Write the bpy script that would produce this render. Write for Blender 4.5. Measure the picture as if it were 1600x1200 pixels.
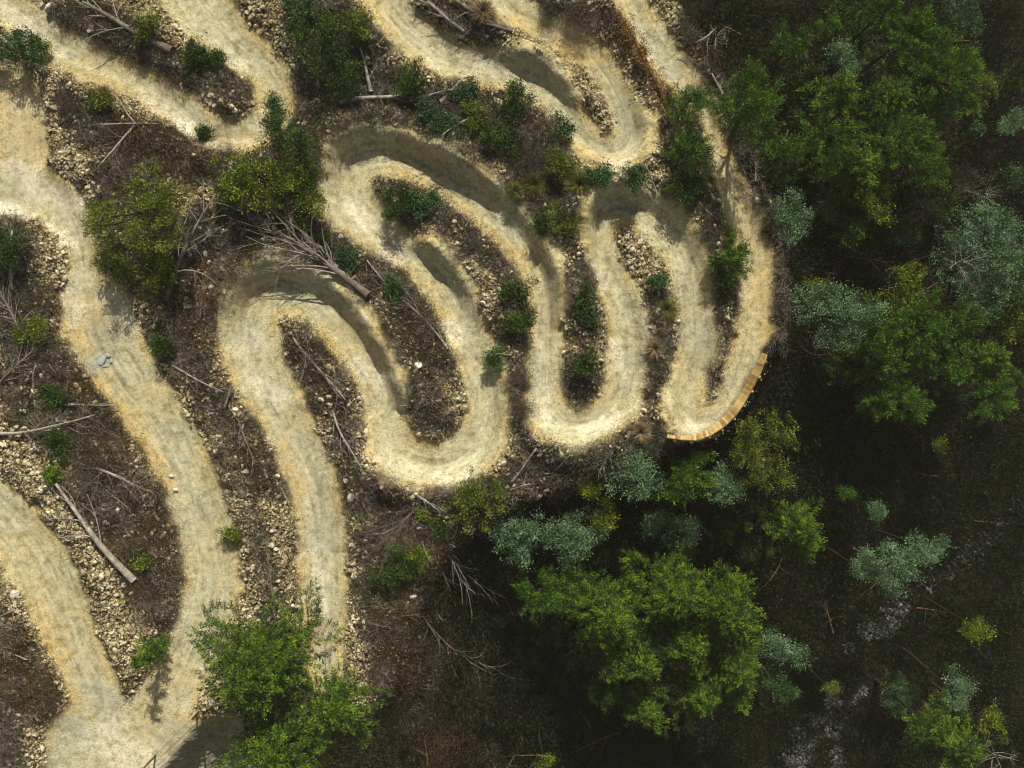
import bpy, math, random
import numpy as np
from mathutils import Vector, Matrix

for o in list(bpy.data.objects): bpy.data.objects.remove(o)
scene = bpy.context.scene
COL = scene.collection
R = math.radians

# ------------------------------------------------------------------ camera, sky, sun, exposure
CH = 45.0                      # drone height over the track
PM = 30.0                      # photo pixels per metre at track level
cam = bpy.data.cameras.new('camera'); cam.sensor_width = 36.0
cam.lens = 36.0 * CH / (1600 / PM); cam.clip_end = 2000; cam.clip_start = 0.5
camo = bpy.data.objects.new('camera', cam); COL.objects.link(camo)
camo.location = (0, 0, CH); camo.rotation_euler = (0, 0, 0)
scene.camera = camo

SUN_EL, SUN_AZ = 41.0, 8.0       # azimuth: degrees clockwise from +Y (top of the picture)
world = bpy.data.worlds.new('World'); scene.world = world; world.use_nodes = True
wn = world.node_tree; bg = wn.nodes['Background']
sky = wn.nodes.new('ShaderNodeTexSky'); sky.sky_type = 'NISHITA'; sky.sun_disc = False
sky.sun_elevation = R(SUN_EL); sky.sun_rotation = R(SUN_AZ); sky.dust_density = 2.0
hs = wn.nodes.new('ShaderNodeHueSaturation'); hs.inputs['Saturation'].default_value = 0.28
wn.links.new(sky.outputs[0], hs.inputs['Color']); wn.links.new(hs.outputs[0], bg.inputs[0])
bg.inputs[1].default_value = 0.050
sl = bpy.data.lights.new('sun', 'SUN'); sl.energy = 4.6; sl.angle = R(0.5); sl.color = (1.0, 0.93, 0.80)
so = bpy.data.objects.new('sun', sl); COL.objects.link(so)
dv = Vector((math.sin(R(SUN_AZ)) * math.cos(R(SUN_EL)), math.cos(R(SUN_AZ)) * math.cos(R(SUN_EL)), math.sin(R(SUN_EL))))
so.rotation_euler = dv.to_track_quat('Z', 'Y').to_euler(); so.location = dv * 60
scene.view_settings.view_transform = 'Standard'; scene.view_settings.look = 'None'
scene.view_settings.exposure = 0.43; scene.view_settings.gamma = 1.0
scene.cycles.filter_width = 1.1

rng = np.random.default_rng(7); random.seed(7)

# ------------------------------------------------------------------ helpers: noise, meshes, tags, materials
_perm = np.random.default_rng(99).random((256, 256))
def vnoise(x, y):
    xi = np.floor(x).astype(int); yi = np.floor(y).astype(int)
    fx = x - xi; fy = y - yi
    fx = fx * fx * (3 - 2 * fx); fy = fy * fy * (3 - 2 * fy)
    a = _perm[xi & 255, yi & 255]; b = _perm[(xi + 1) & 255, yi & 255]
    c = _perm[xi & 255, (yi + 1) & 255]; d = _perm[(xi + 1) & 255, (yi + 1) & 255]
    return (a * (1 - fx) + b * fx) * (1 - fy) + (c * (1 - fx) + d * fx) * fy
def fbm(x, y, o=4):
    x = np.asarray(x, float); y = np.asarray(y, float)
    s = 0; a = 0.5; t = 0
    for i in range(o):
        c, q = math.cos(.6 + 1.1 * i), math.sin(.6 + 1.1 * i); k = 2.03 ** i
        s = s + a * vnoise((x * c - y * q) * k + 17.3 * i, (x * q + y * c) * k + 5.1 * i); t += a; a *= 0.5
    return s / t
def ss(a, b, x):
    t = np.clip((x - a) / (b - a), 0, 1); return t * t * (3 - 2 * t)

def fastmesh(name, V, F, attrs=None, smooth=False):
    """V (n,3), F (m,k) with equal k"""
    V = np.ascontiguousarray(V, dtype=np.float32); F = np.ascontiguousarray(F, dtype=np.int32)
    m = bpy.data.meshes.new(name); n, k = F.shape
    m.vertices.add(len(V)); m.vertices.foreach_set('co', V.ravel())
    m.loops.add(n * k); m.loops.foreach_set('vertex_index', F.ravel())
    m.polygons.add(n); m.polygons.foreach_set('loop_start', np.arange(0, n * k, k, dtype=np.int32))
    m.polygons.foreach_set('use_smooth', np.full(n, smooth))
    m.update(calc_edges=True)
    for an, arr in (attrs or {}).items():
        a = m.attributes.new(an, 'FLOAT', 'POINT'); a.data.foreach_set('value', np.ascontiguousarray(arr, dtype=np.float32))
    return m
def link(name, mesh, mat, parent=None, loc=None):
    o = bpy.data.objects.new(name, mesh); COL.objects.link(o)
    if mat is not None and not mesh.materials: mesh.materials.append(mat)
    if parent: o.parent = parent
    if loc is not None: o.location = loc
    return o
def empty(name, loc):
    o = bpy.data.objects.new(name, None); COL.objects.link(o); o.location = loc; o.empty_display_size = .3
    return o
def tag(o, label, cat, group=None, kind=None):
    if label: o['label'] = label
    if cat: o['category'] = cat
    if group: o['group'] = group
    if kind: o['kind'] = kind
    return o

def nodemat(name):
    m = bpy.data.materials.new(name); m.use_nodes = True
    nt = m.node_tree; b = nt.nodes['Principled BSDF']
    b.inputs['Specular IOR Level'].default_value = 0.06; b.inputs['Roughness'].default_value = 0.9
    return m, nt, b
def N(nt, t, **kw):
    n = nt.nodes.new(t)
    for k, v in kw.items():
        if k in n.inputs: n.inputs[k].default_value = v
        else: setattr(n, k, v)
    return n
def mixc(nt, fac, a, b, blend='MIX'):
    n = nt.nodes.new('ShaderNodeMix'); n.data_type = 'RGBA'; n.blend_type = blend
    for sock, v in ((n.inputs[0], fac), (n.inputs[6], a), (n.inputs[7], b)):
        if hasattr(v, 'is_linked') or isinstance(v, bpy.types.NodeSocket): nt.links.new(v, sock)
        elif isinstance(v, (int, float)): sock.default_value = v
        else: sock.default_value = (*v, 1)
    return n.outputs[2]
def mathn(nt, op, a, b=None, clamp=False):
    n = nt.nodes.new('ShaderNodeMath'); n.operation = op; n.use_clamp = clamp
    for i, v in enumerate((a, b)):
        if v is None: continue
        if isinstance(v, (int, float)): n.inputs[i].default_value = v
        else: nt.links.new(v, n.inputs[i])
    return n.outputs[0]
def ramp(nt, v, stops):
    n = nt.nodes.new('ShaderNodeValToRGB'); e = n.color_ramp.elements
    while len(e) < len(stops): e.new(0.5)
    for i, (p, c) in enumerate(stops):
        e[i].position = p; e[i].color = (*c, 1) if not isinstance(c, (int, float)) else (c, c, c, 1)
    nt.links.new(v, n.inputs[0]); return n.outputs[0]
def attr(nt, name): return N(nt, 'ShaderNodeAttribute', attribute_name=name).outputs['Fac']
def noise(nt, co, scale, detail=4, rough=.6):
    n = N(nt, 'ShaderNodeTexNoise', Scale=scale, Detail=detail, Roughness=rough); nt.links.new(co, n.inputs['Vector']); return n.outputs['Fac']

# ------------------------------------------------------------------ layout of the land (photo pixels at track level -> metres)
def W(px, py, z=0.0):
    k = (CH - z) / CH / PM
    return ((px - 800) * k, (600 - py) * k)

RIM = [(1030, -700), (1046, -60), (1060, 30), (1088, 85), (1118, 140), (1142, 200), (1166, 262), (1190, 330), (1208, 395), (1214, 470), (1206, 530), (1193, 560),
       (1172, 603), (1159, 625), (1146, 644), (1129, 661), (1108, 675), (1087, 682), (1066, 682), (1042, 688), (1020, 712), (985, 718), (900, 735), (830, 765), (745, 800), (690, 845), (650, 900), (620, 980),
       (600, 1060), (560, 1110), (480, 1128), (400, 1125), (335, 1108), (300, 1132), (262, 1178), (225, 1230), (150, 1400), (100, 1900)]
RIMW = np.array([W(*p) for p in RIM])
def rim_dist(X, Y):
    """signed distance in metres, positive inside the ravine"""
    best = np.full(X.shape, 1e9)
    for a, b in zip(RIMW[:-1], RIMW[1:]):
        ab = b - a; t = np.clip(((X - a[0]) * ab[0] + (Y - a[1]) * ab[1]) / (ab @ ab), 0, 1)
        best = np.minimum(best, np.hypot(X - a[0] - t * ab[0], Y - a[1] - t * ab[1]))
    poly = np.vstack([RIMW, [[400, -400], [400, 400]], RIMW[:1] + [[0, 300]]])
    ins = np.zeros(X.shape, bool); j = len(poly) - 1
    for i in range(len(poly)):
        xi, yi = poly[i]; xj, yj = poly[j]
        if yi != yj:
            ins ^= ((yi > Y) != (yj > Y)) & (X < (xj - xi) * (Y - yi) / (yj - yi) + xi)
        j = i
    return np.where(ins, best, -best)
def base(X, Y, rd=None):
    if rd is None: rd = rim_dist(X, Y)
    z = -12.0 * (1 - np.exp(-np.clip(rd - .15, 0, 200) / 9.0)) * ss(0, 1.2, rd)
    z = z - 0.5 * ss(0.1, 0.9, rd)
    far = ss(34, 110, X) * 26 + ss(60, 220, -X) * 20          # the far bank of the creek rises again, so does the hillside behind
    return z + far + (fbm(X * .05 + 40, Y * .05 + 9, 3) - .5) * 6 * ss(30, 90, np.hypot(X, Y))

# control points x, y, half width (px), extra berm (m, + = right hand of travel), berm factor
T1 = [(-60,-30,32),(20,15,32),(70,55,32),(120,85,32),(170,107,30),(220,130,28),(265,155,28),(310,190,29),(355,212,26),(400,207,29),(432,172,30),(427,130,32),(397,92,34),(352,52,40),(312,10,46),(280,-50,48)]
T1B = [(22,110,22),(28,150,36),(32,200,40),(30,250,42),(20,300,40)]
T2 = [(-50,300,42),(20,297,42),(72,305,40),(108,340,34),(128,390,23),(137,440,32),(152,495,58),(172,545,52),(208,603,48),(250,660,45),(283,720,44),(307,780,44),(322,840,44),(332,900,46),(325,960,45),(300,1020,42),(270,1080,44,0,0),(225,1140,52,0,0),(172,1130,42,0,0),(145,1065,36,0,0),(115,1000,40,0,0),(88,930,48),(52,868,52),(0,810,50),(-60,755,50)]
T2B = [(120,1130,30),(130,1180,60),(180,1240,80)]
T2C = [(240,1130,40),(250,1180,36),(300,1180,60),(420,1180,60)]
T3 = [(505,1120,18),(508,1060,24),(508,1010,30),(507,960,35),(504,890,37),(503,820,39),(492,760,40),(468,700,40),(443,650,42),(415,600,44),(395,550,46),(391,500,45),(408,462,42),(448,448,40),(508,478,40,-.5),(560,540,40,-1.0),(597,605,34,-.5),(607,662,32),(627,705,35),(662,723,32),(700,723,32),(735,702,36),(755,665,35),(762,622,33),(754,580,36),(738,543,36),(722,500,34,.2),(700,455,34,.5),(668,415,32,.5),(625,388,30,.2),(585,358,34),(556,325,38),(545,285,36),(558,248,38),(615,242,33,-.3),(670,262,32,-.9),(720,292,34,-1.0),(770,330,34,-.5),(812,375,32,-.3),(840,420,30,-.5),(852,470,26,-.4),(850,530,28),(850,580,30),(855,630,32),(878,660,28),(912,664,26),(946,645,29),(970,612,31),(982,570,32),(983,520,32),(972,470,29),(953,425,27),(939,385,25),(940,345,30),(960,322,30),(998,330,33),(1037,354,34),(1066,392,34),(1083,437,32),(1089,490,30),(1089,540,32),(1076,590,32),(1070,635,30),(1090,660,27),(1125,652,28,0,.45),(1152,612,30,0,.3),(1170,560,32,0,.3),(1180,500,31,0,.3),(1181,440,30,0,.2),(1175,390,28,0,.2),(1165,340,27),(1148,300,25),(1132,258,21),(1116,215,18),(1099,170,20),(1070,130,26),(1040,92,28),(1013,50,29),(992,10,29),(975,-50,30)]
T4 = [(585,-60,38),(608,10,36),(650,57,34),(700,90,30),(755,105,33,-.2),(815,117,33,-.45),(862,147,31,-.35),(893,190,28,-.35),(925,225,27,-.1),(960,238,28),(985,215,26),(979,175,23),(960,135,23),(930,90,25,-.4),(890,60,25,0),(840,35,26),(790,5,30),(760,-50,30)]

def spline(P, step=2.0):
    P = np.array([tuple(p) + ((0, 1) if len(p) == 3 else (1,) if len(p) == 4 else ()) for p in P], float)
    Q = np.vstack([2 * P[0] - P[1], P, 2 * P[-1] - P[-2]]); out = []
    for i in range(1, len(Q) - 2):
        p0, p1, p2, p3 = Q[i - 1:i + 3]; n = max(2, int(np.hypot(*(p2 - p1)[:2]) / step))
        t = np.linspace(0, 1, n, endpoint=False)[:, None]
        out.append(.5 * (2 * p1 + (p2 - p0) * t + (2 * p0 - 5 * p1 + 4 * p2 - p3) * t ** 2 + (3 * p1 - p0 - 3 * p2 + p3) * t ** 3))
    return np.vstack(out)

GS = 2.0; GX0, GY0 = -120.0, -120.0; GW, GH = 920, 720
gx = GX0 + np.arange(GW) * GS; gy = GY0 + np.arange(GH) * GS
E = np.full((GH, GW), 200.0)           # distance outside the edge, px
U = np.zeros((GH, GW)); LAT = np.zeros((GH, GW)); AL = np.zeros((GH, GW)); BB = np.zeros((GH, GW))
def stamp(P, berm=1.0, seed=0):
    S = spline(P); xy = S[:, :2]
    t = np.gradient(xy, axis=0); L = np.hypot(t[:, 0], t[:, 1]); t /= L[:, None]
    k = (t[:, 0] * np.gradient(t[:, 1]) - t[:, 1] * np.gradient(t[:, 0])) / L
    ker = np.hanning(46); ker /= ker.sum()
    ks = np.convolve(np.pad(k, 23, mode='edge'), ker, 'same')[23:-23]
    B = -np.sign(ks) * np.clip(np.abs(ks) * 52, 0, 1) ** .8 * 1.25 * berm * S[:, 4] + S[:, 3]
    al = np.cumsum(L) + seed * 5000
    for i in range(len(xy)):
        x, y = xy[i]; r = 120
        a0 = int(max(0, (x - r - GX0) // GS)); a1 = int(min(GW, (x + r - GX0) // GS + 1))
        b0 = int(max(0, (y - r - GY0) // GS)); b1 = int(min(GH, (y + r - GY0) // GS + 1))
        if a1 <= a0 or b1 <= b0: continue
        DX = gx[a0:a1][None, :] - x; DY = gy[b0:b1][:, None] - y
        d = np.hypot(DX, DY); e = d - S[i, 2]
        sl_ = (slice(b0, b1), slice(a0, a1)); m = e < E[sl_]
        lat = DX * -t[i, 1] + DY * t[i, 0]
        sg = np.sign(lat) * d
        for arr, val in ((E, e), (U, sg / S[i, 2]), (LAT, sg), (AL, al[i] + DX * t[i, 0] + DY * t[i, 1]), (BB, B[i])):
            v = arr[sl_]; arr[sl_] = np.where(m, val, v)
for i, (T, b) in enumerate(((T2B, 0), (T2C, 0), (T1B, 0), (T1, .25), (T2, .4), (T4, .8), (T3, 1.0))): stamp(T, b, i)
GXX, GYY = np.meshgrid(gx, gy)
edge_n = (fbm(GXX / 22, GYY / 22, 4) - .5) * 30 + (fbm(GXX / 6 + 7, GYY / 6, 3) - .5) * 13
v = np.sign(BB) * U
aB = np.abs(BB)
CRW = 13 * ss(.3, .9, aB) * (v > 0)
EN = E - CRW * .8 + edge_n * np.clip(.35 + ss(-30, 0, E), 0, 1) * .6
face = ss(.05, .98, v)
LIFT = aB * face * (1 - ss(12, 50, E)) * (.78 + .44 * fbm(GXX / 34 + 80, GYY / 34, 4)) + (fbm(GXX / 11 + 3, GYY / 11 + 60, 3) - .5) * .16 * ss(.5, 1, v) * aB
isl = .45 * ss(-6, 26, EN) * (1 - .55 * ss(0, .8, aB) * (v > 0) * (1 - ss(20, 60, E)))
LIFT += isl + (fbm(GXX / 60 + 9, GYY / 60, 3) - .5) * .5 * ss(0, 40, E)
LIFT -= .10 * (1 - ss(-30, 0, E))
TRAIL = 1 - ss(-5, 7, EN)
RIDE = (1 - ss(.15, .7, np.abs(U))) * (1 - ss(-14, -4, EN)) * (.35 + .65 * ss(.35, .6, fbm(GXX / 80 + 15, GYY / 80 + 44, 3)))
VERGE = np.clip(ss(-20, -3, EN) * (1 - ss(2, 10, EN)) * (.25 + 1.1 * ss(.42, .62, fbm(GXX / 38 + 60, GYY / 38, 3))) + .5 * ss(.52, .7, fbm(GXX / 70 + 5, GYY / 70 + 30, 3)), 0, 1)
STREAK = fbm(AL / 60, LAT / 3.2, 3) * .6 + fbm(AL / 25 + 50, LAT / 1.5, 2) * .4
def samp(G, px, py):
    x = np.clip((np.asarray(px) - GX0) / GS, 0, GW - 1.001); y = np.clip((np.asarray(py) - GY0) / GS, 0, GH - 1.001)
    xi = x.astype(int); yi = y.astype(int); fx = x - xi; fy = y - yi
    return (G[yi, xi] * (1 - fx) + G[yi, xi + 1] * fx) * (1 - fy) + (G[yi + 1, xi] * (1 - fx) + G[yi + 1, xi + 1] * fx) * fy

def caps(L, soft=10, wob=14, sc=16, seed=0):
    """soft union of capsules x1,y1,x2,y2,r[,strength] on the raster"""
    out = np.zeros((GH, GW)); nz = (fbm(GXX / sc + seed, GYY / sc + 3 * seed, 4) - .5) * 2 * wob
    for c in L:
        x1, y1, x2, y2, r = c[:5]; s = c[5] if len(c) > 5 else 1
        a0 = int(max(0, (min(x1, x2) - r - 40 - GX0) // GS)); a1 = int(min(GW, (max(x1, x2) + r + 40 - GX0) // GS + 1))
        b0 = int(max(0, (min(y1, y2) - r - 40 - GY0) // GS)); b1 = int(min(GH, (max(y1, y2) + r + 40 - GY0) // GS + 1))
        if a1 <= a0 or b1 <= b0: continue
        S = (slice(b0, b1), slice(a0, a1)); X = GXX[S]; Y = GYY[S]
        dx, dy = x2 - x1, y2 - y1; q = dx * dx + dy * dy + 1e-6
        t = np.clip(((X - x1) * dx + (Y - y1) * dy) / q, 0, 1)
        d = np.hypot(X - x1 - t * dx, Y - y1 - t * dy) - r + nz[S]
        out[S] = np.maximum(out[S], s * (1 - ss(-soft, soft, d)))
    return out
HE = [(140,15,250,100,30),(90,20,150,60,18),(270,105,370,140,24),(110,150,185,210,26),(150,200,240,240,34),(250,230,320,250,32),
      (10,380,50,540,42),(50,540,120,620,38),(10,600,90,670,36,.7),(130,650,190,790,46),(215,780,240,900,44),(110,750,170,830,22,.7),(215,900,255,960,26),
      (10,1010,45,1090,42),(-20,960,10,1200,30),(300,470,330,420,50),(265,520,300,570,30),(320,600,345,650,22),(385,670,425,750,26),(350,690,370,760,14,.6),(390,790,420,900,20,.5),
      (470,535,525,620,30),(535,620,545,730,22),(330,380,420,370,55),(470,370,600,450,36),(610,460,660,530,40),(660,540,690,560,30),(660,590,680,650,27),
      (610,310,680,325,32),(700,345,775,405,26),(795,430,812,540,24),(805,560,825,690,18),(560,80,600,170,50),(600,165,750,165,34),(790,160,860,320,52),(700,190,760,230,30),
      (500,20,520,150,50),(660,5,770,45,22),(860,5,945,25,18),(905,430,915,510,20),(900,580,920,600,24),(995,350,1010,400,10,.4),(1035,470,1025,610,15),(1130,430,1130,540,17),(1100,560,1110,590,20),
      (1075,150,1080,300,34),(1105,320,1130,400,16),(1068,40,1125,150,12),(1125,150,1180,270,12),(1180,270,1220,400,12),(1222,400,1222,540,12),(640,900,700,1200,70),(870,700,1020,690,24),(820,745,960,745,30),(560,770,680,810,34),(700,770,780,780,36),(600,860,640,1100,50),(700,900,800,1100,90),(430,940,450,1000,20,.5),(430,260,460,200,60),(200,300,240,400,60)]
RU = [(205,210,300,245,34),(110,590,130,620,24),(150,650,190,700,40),(220,790,240,900,40),(200,860,250,930,24),(20,1040,50,1090,36),(395,700,425,740,24),(300,450,330,520,34),(470,540,500,570,20),(650,510,680,540,24),(640,890,690,1180,60),(100,480,110,540,16),(30,1000,20,1040,20),(560,770,600,780,16),(970,30,1050,180,12)]
OR = [(118,520,160,600,17,.8),(180,640,240,720,16),(240,700,265,760,10,.8),(275,850,290,910,9,.7),(350,640,380,660,10),(70,1010,95,1090,28),(60,960,90,1000,18,.7),(130,480,170,520,26,.6),
      (440,690,470,770,10),(460,800,475,900,8,.8),(470,960,490,1010,9,.7),(350,570,400,640,7,.7),(500,520,560,640,8,.8),(560,640,580,680,8,.8),(575,600,590,700,6,.6),(690,300,800,395,9,.9),(800,395,825,410,8,.8),(640,280,690,300,7,.7),(540,360,640,410,6,.7),(680,450,700,520,6,.7),
      (855,50,930,100,9),(920,100,935,125,7),(800,20,850,50,14,.7),(900,240,990,265,8,.8),(575,10,650,90,7,.8),(300,210,400,215,8,.6),(370,20,400,60,12,.5),(0,100,60,260,30,.6),(0,240,60,262,10,.7),(840,430,850,520,10,.4),(1050,500,1060,560,6,.7),(1150,420,1140,560,9,.8),(1180,380,1200,520,16,.8),(1120,200,1185,400,18,.6),(1020,640,1045,690,7,.6),(1000,420,1045,425,7,.8),(1030,150,1045,180,6,.7),(825,320,840,328,7,.9)]
WH = [(0,322,90,375,15),(50,290,130,320,16,.7),(0,20,60,50,20,.5),(225,152,320,225,9,.9),(0,255,60,270,10,.6),(290,80,380,100,10,.8),(85,450,120,480,16,.5),(690,742,740,735,10,.35),(600,715,660,745,10,.35),(545,320,580,350,12,.6),(605,398,625,405,13,.8),(700,515,712,525,14,.8),(925,425,945,450,8,.8),(955,540,985,600,10,.6),(915,670,960,655,10,.7),(850,600,855,660,8,.6),(510,590,520,640,10,.5),(400,600,440,620,14,.5),(500,860,505,960,10,.6),(205,1080,190,1130,14,.3),(150,1160,220,1190,30,.5),(560,570,600,600,12,.5),(395,500,380,560,14,.3),(1070,670,1110,670,8,.5),(960,262,985,268,6,.6),(845,540,850,560,5,.6)]
GR = [(140,575,165,560,13,1),(165,520,200,500,24,.7),(110,1150,60,1190,30,.5),(120,1050,180,1100,16,.5),(250,900,330,780,30,.35),(930,120,980,210,18,.6),(1065,440,1095,560,24,.5),(620,360,640,400,14,.4),(390,500,390,560,18,.35),(770,90,860,110,16,.4),(850,60,880,40,10,.5),(995,40,1040,110,16,.5),(270,1150,330,1190,30,.5),(480,820,500,850,18,.5),(830,560,840,610,5,.7)]
def blur(A, n):
    for ax_ in (0, 1):
        k = 2 * n + 1; P_ = np.pad(A, [(n + 1, n) if a == ax_ else (0, 0) for a in (0, 1)], mode='edge'); c = np.cumsum(P_, axis=ax_)
        A = (c[k:] - c[:-k]) / k if ax_ == 0 else (c[:, k:] - c[:, :-k]) / k
    return A
RIDE = blur(blur(RIDE, 2), 2)
JN = caps([(0, 270, 50, 310, 45), (120, 1130, 260, 1160, 60), (715, 520, 725, 530, 20)], 25, 10, 20, 5)
LIFT = LIFT * (1 - JN) + blur(blur(LIFT, 7), 7) * JN; STREAK = .5 + (STREAK - .5) * (1 - .85 * JN)
HEATH = caps(HE, 12, 20, 14, 3) * ss(-8, 2, EN)
RUST = caps(RU, 16, 20, 18, 11); ORANGE = caps(OR, 11, 15, 11, 21); WHITE = caps(WH, 12, 12, 15, 31); GREY = caps(GR, 14, 12, 15, 41)

def wpx(X, Y, z):
    k = CH / (CH - z) * PM
    return 800 + X * k, 600 - Y * k
def ground(X, Y, full=False, micro=True):
    X = np.asarray(X, float); Y = np.asarray(Y, float)
    rd = rim_dist(X, Y); bz = base(X, Y, rd)
    px, py = wpx(X, Y, bz)
    fade = 1 - ss(.15, 1.6, rd)
    z = bz + samp(LIFT, px, py) * fade
    if micro:
        tr = samp(TRAIL, px, py) * (1 - ss(.0, .6, rd)) + 1e-9
        rough = (1 - tr)
        z = z + (fbm(X * 1.6, Y * 1.6, 4) - .5) * (.05 + .42 * rough) + (fbm(X * 6 + 3, Y * 6, 3) - .5) * (.03 + .16 * rough)
        st = samp(STREAK, px, py); z = z + (st - .5) * .07 * tr
        # loose crumbled slope outside the rims and cut banks
        z = z + (np.abs(fbm(X * 3.1 + 9, Y * 3.1, 3) - .5)) * .25 * rough
    if full: return z, px, py, rd
    return z
def gz(px, py, zit=3):
    z = 0.0
    for _ in range(zit):
        X, Y = W(px, py, z); z = float(ground(np.array([X]), np.array([Y]), micro=False)[0])
    X, Y = W(px, py, z); return X, Y, z

# ------------------------------------------------------------------ terrain sheet
def axis(h, fine, far):
    a = list(np.arange(0, h, fine)); s = fine
    while a[-1] < far: s = min(s * 1.12, 25); a.append(a[-1] + s)
    a = np.array(a); return np.concatenate([-a[:0:-1], a])
ax = axis(29.0, .062, 420); ay = axis(22.5, .062, 420)
# finer again not needed in the deep ravine; one regular sheet keeps it simple
TX, TY = np.meshgrid(ax, ay)
TZ, tpx, tpy, trd = ground(TX, TY, full=True)
nx, ny = len(ax), len(ay)
idx = np.arange(nx * ny).reshape(ny, nx)
F = np.stack([idx[:-1, :-1], idx[:-1, 1:], idx[1:, 1:], idx[1:, :-1]], -1).reshape(-1, 4)
inr = ((tpx > -110) & (tpx < 1700) & (tpy > -110) & (tpy < 1300)).astype(float)
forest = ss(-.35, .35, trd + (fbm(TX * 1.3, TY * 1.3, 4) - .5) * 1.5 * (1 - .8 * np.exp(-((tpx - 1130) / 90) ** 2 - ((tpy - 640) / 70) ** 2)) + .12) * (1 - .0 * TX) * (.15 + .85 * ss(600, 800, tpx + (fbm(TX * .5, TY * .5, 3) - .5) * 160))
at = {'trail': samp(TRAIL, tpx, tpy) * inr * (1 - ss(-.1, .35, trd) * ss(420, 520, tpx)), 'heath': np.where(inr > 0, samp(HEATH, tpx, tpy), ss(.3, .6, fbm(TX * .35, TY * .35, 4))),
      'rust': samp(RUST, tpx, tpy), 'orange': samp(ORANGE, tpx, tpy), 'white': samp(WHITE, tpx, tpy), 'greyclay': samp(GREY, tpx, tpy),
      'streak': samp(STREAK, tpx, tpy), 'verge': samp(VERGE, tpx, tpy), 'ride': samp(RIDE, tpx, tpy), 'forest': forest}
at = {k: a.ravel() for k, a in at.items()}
terrain_mesh = fastmesh('ground', np.stack([TX.ravel(), TY.ravel(), TZ.ravel()], -1), F, at, True)

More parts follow.
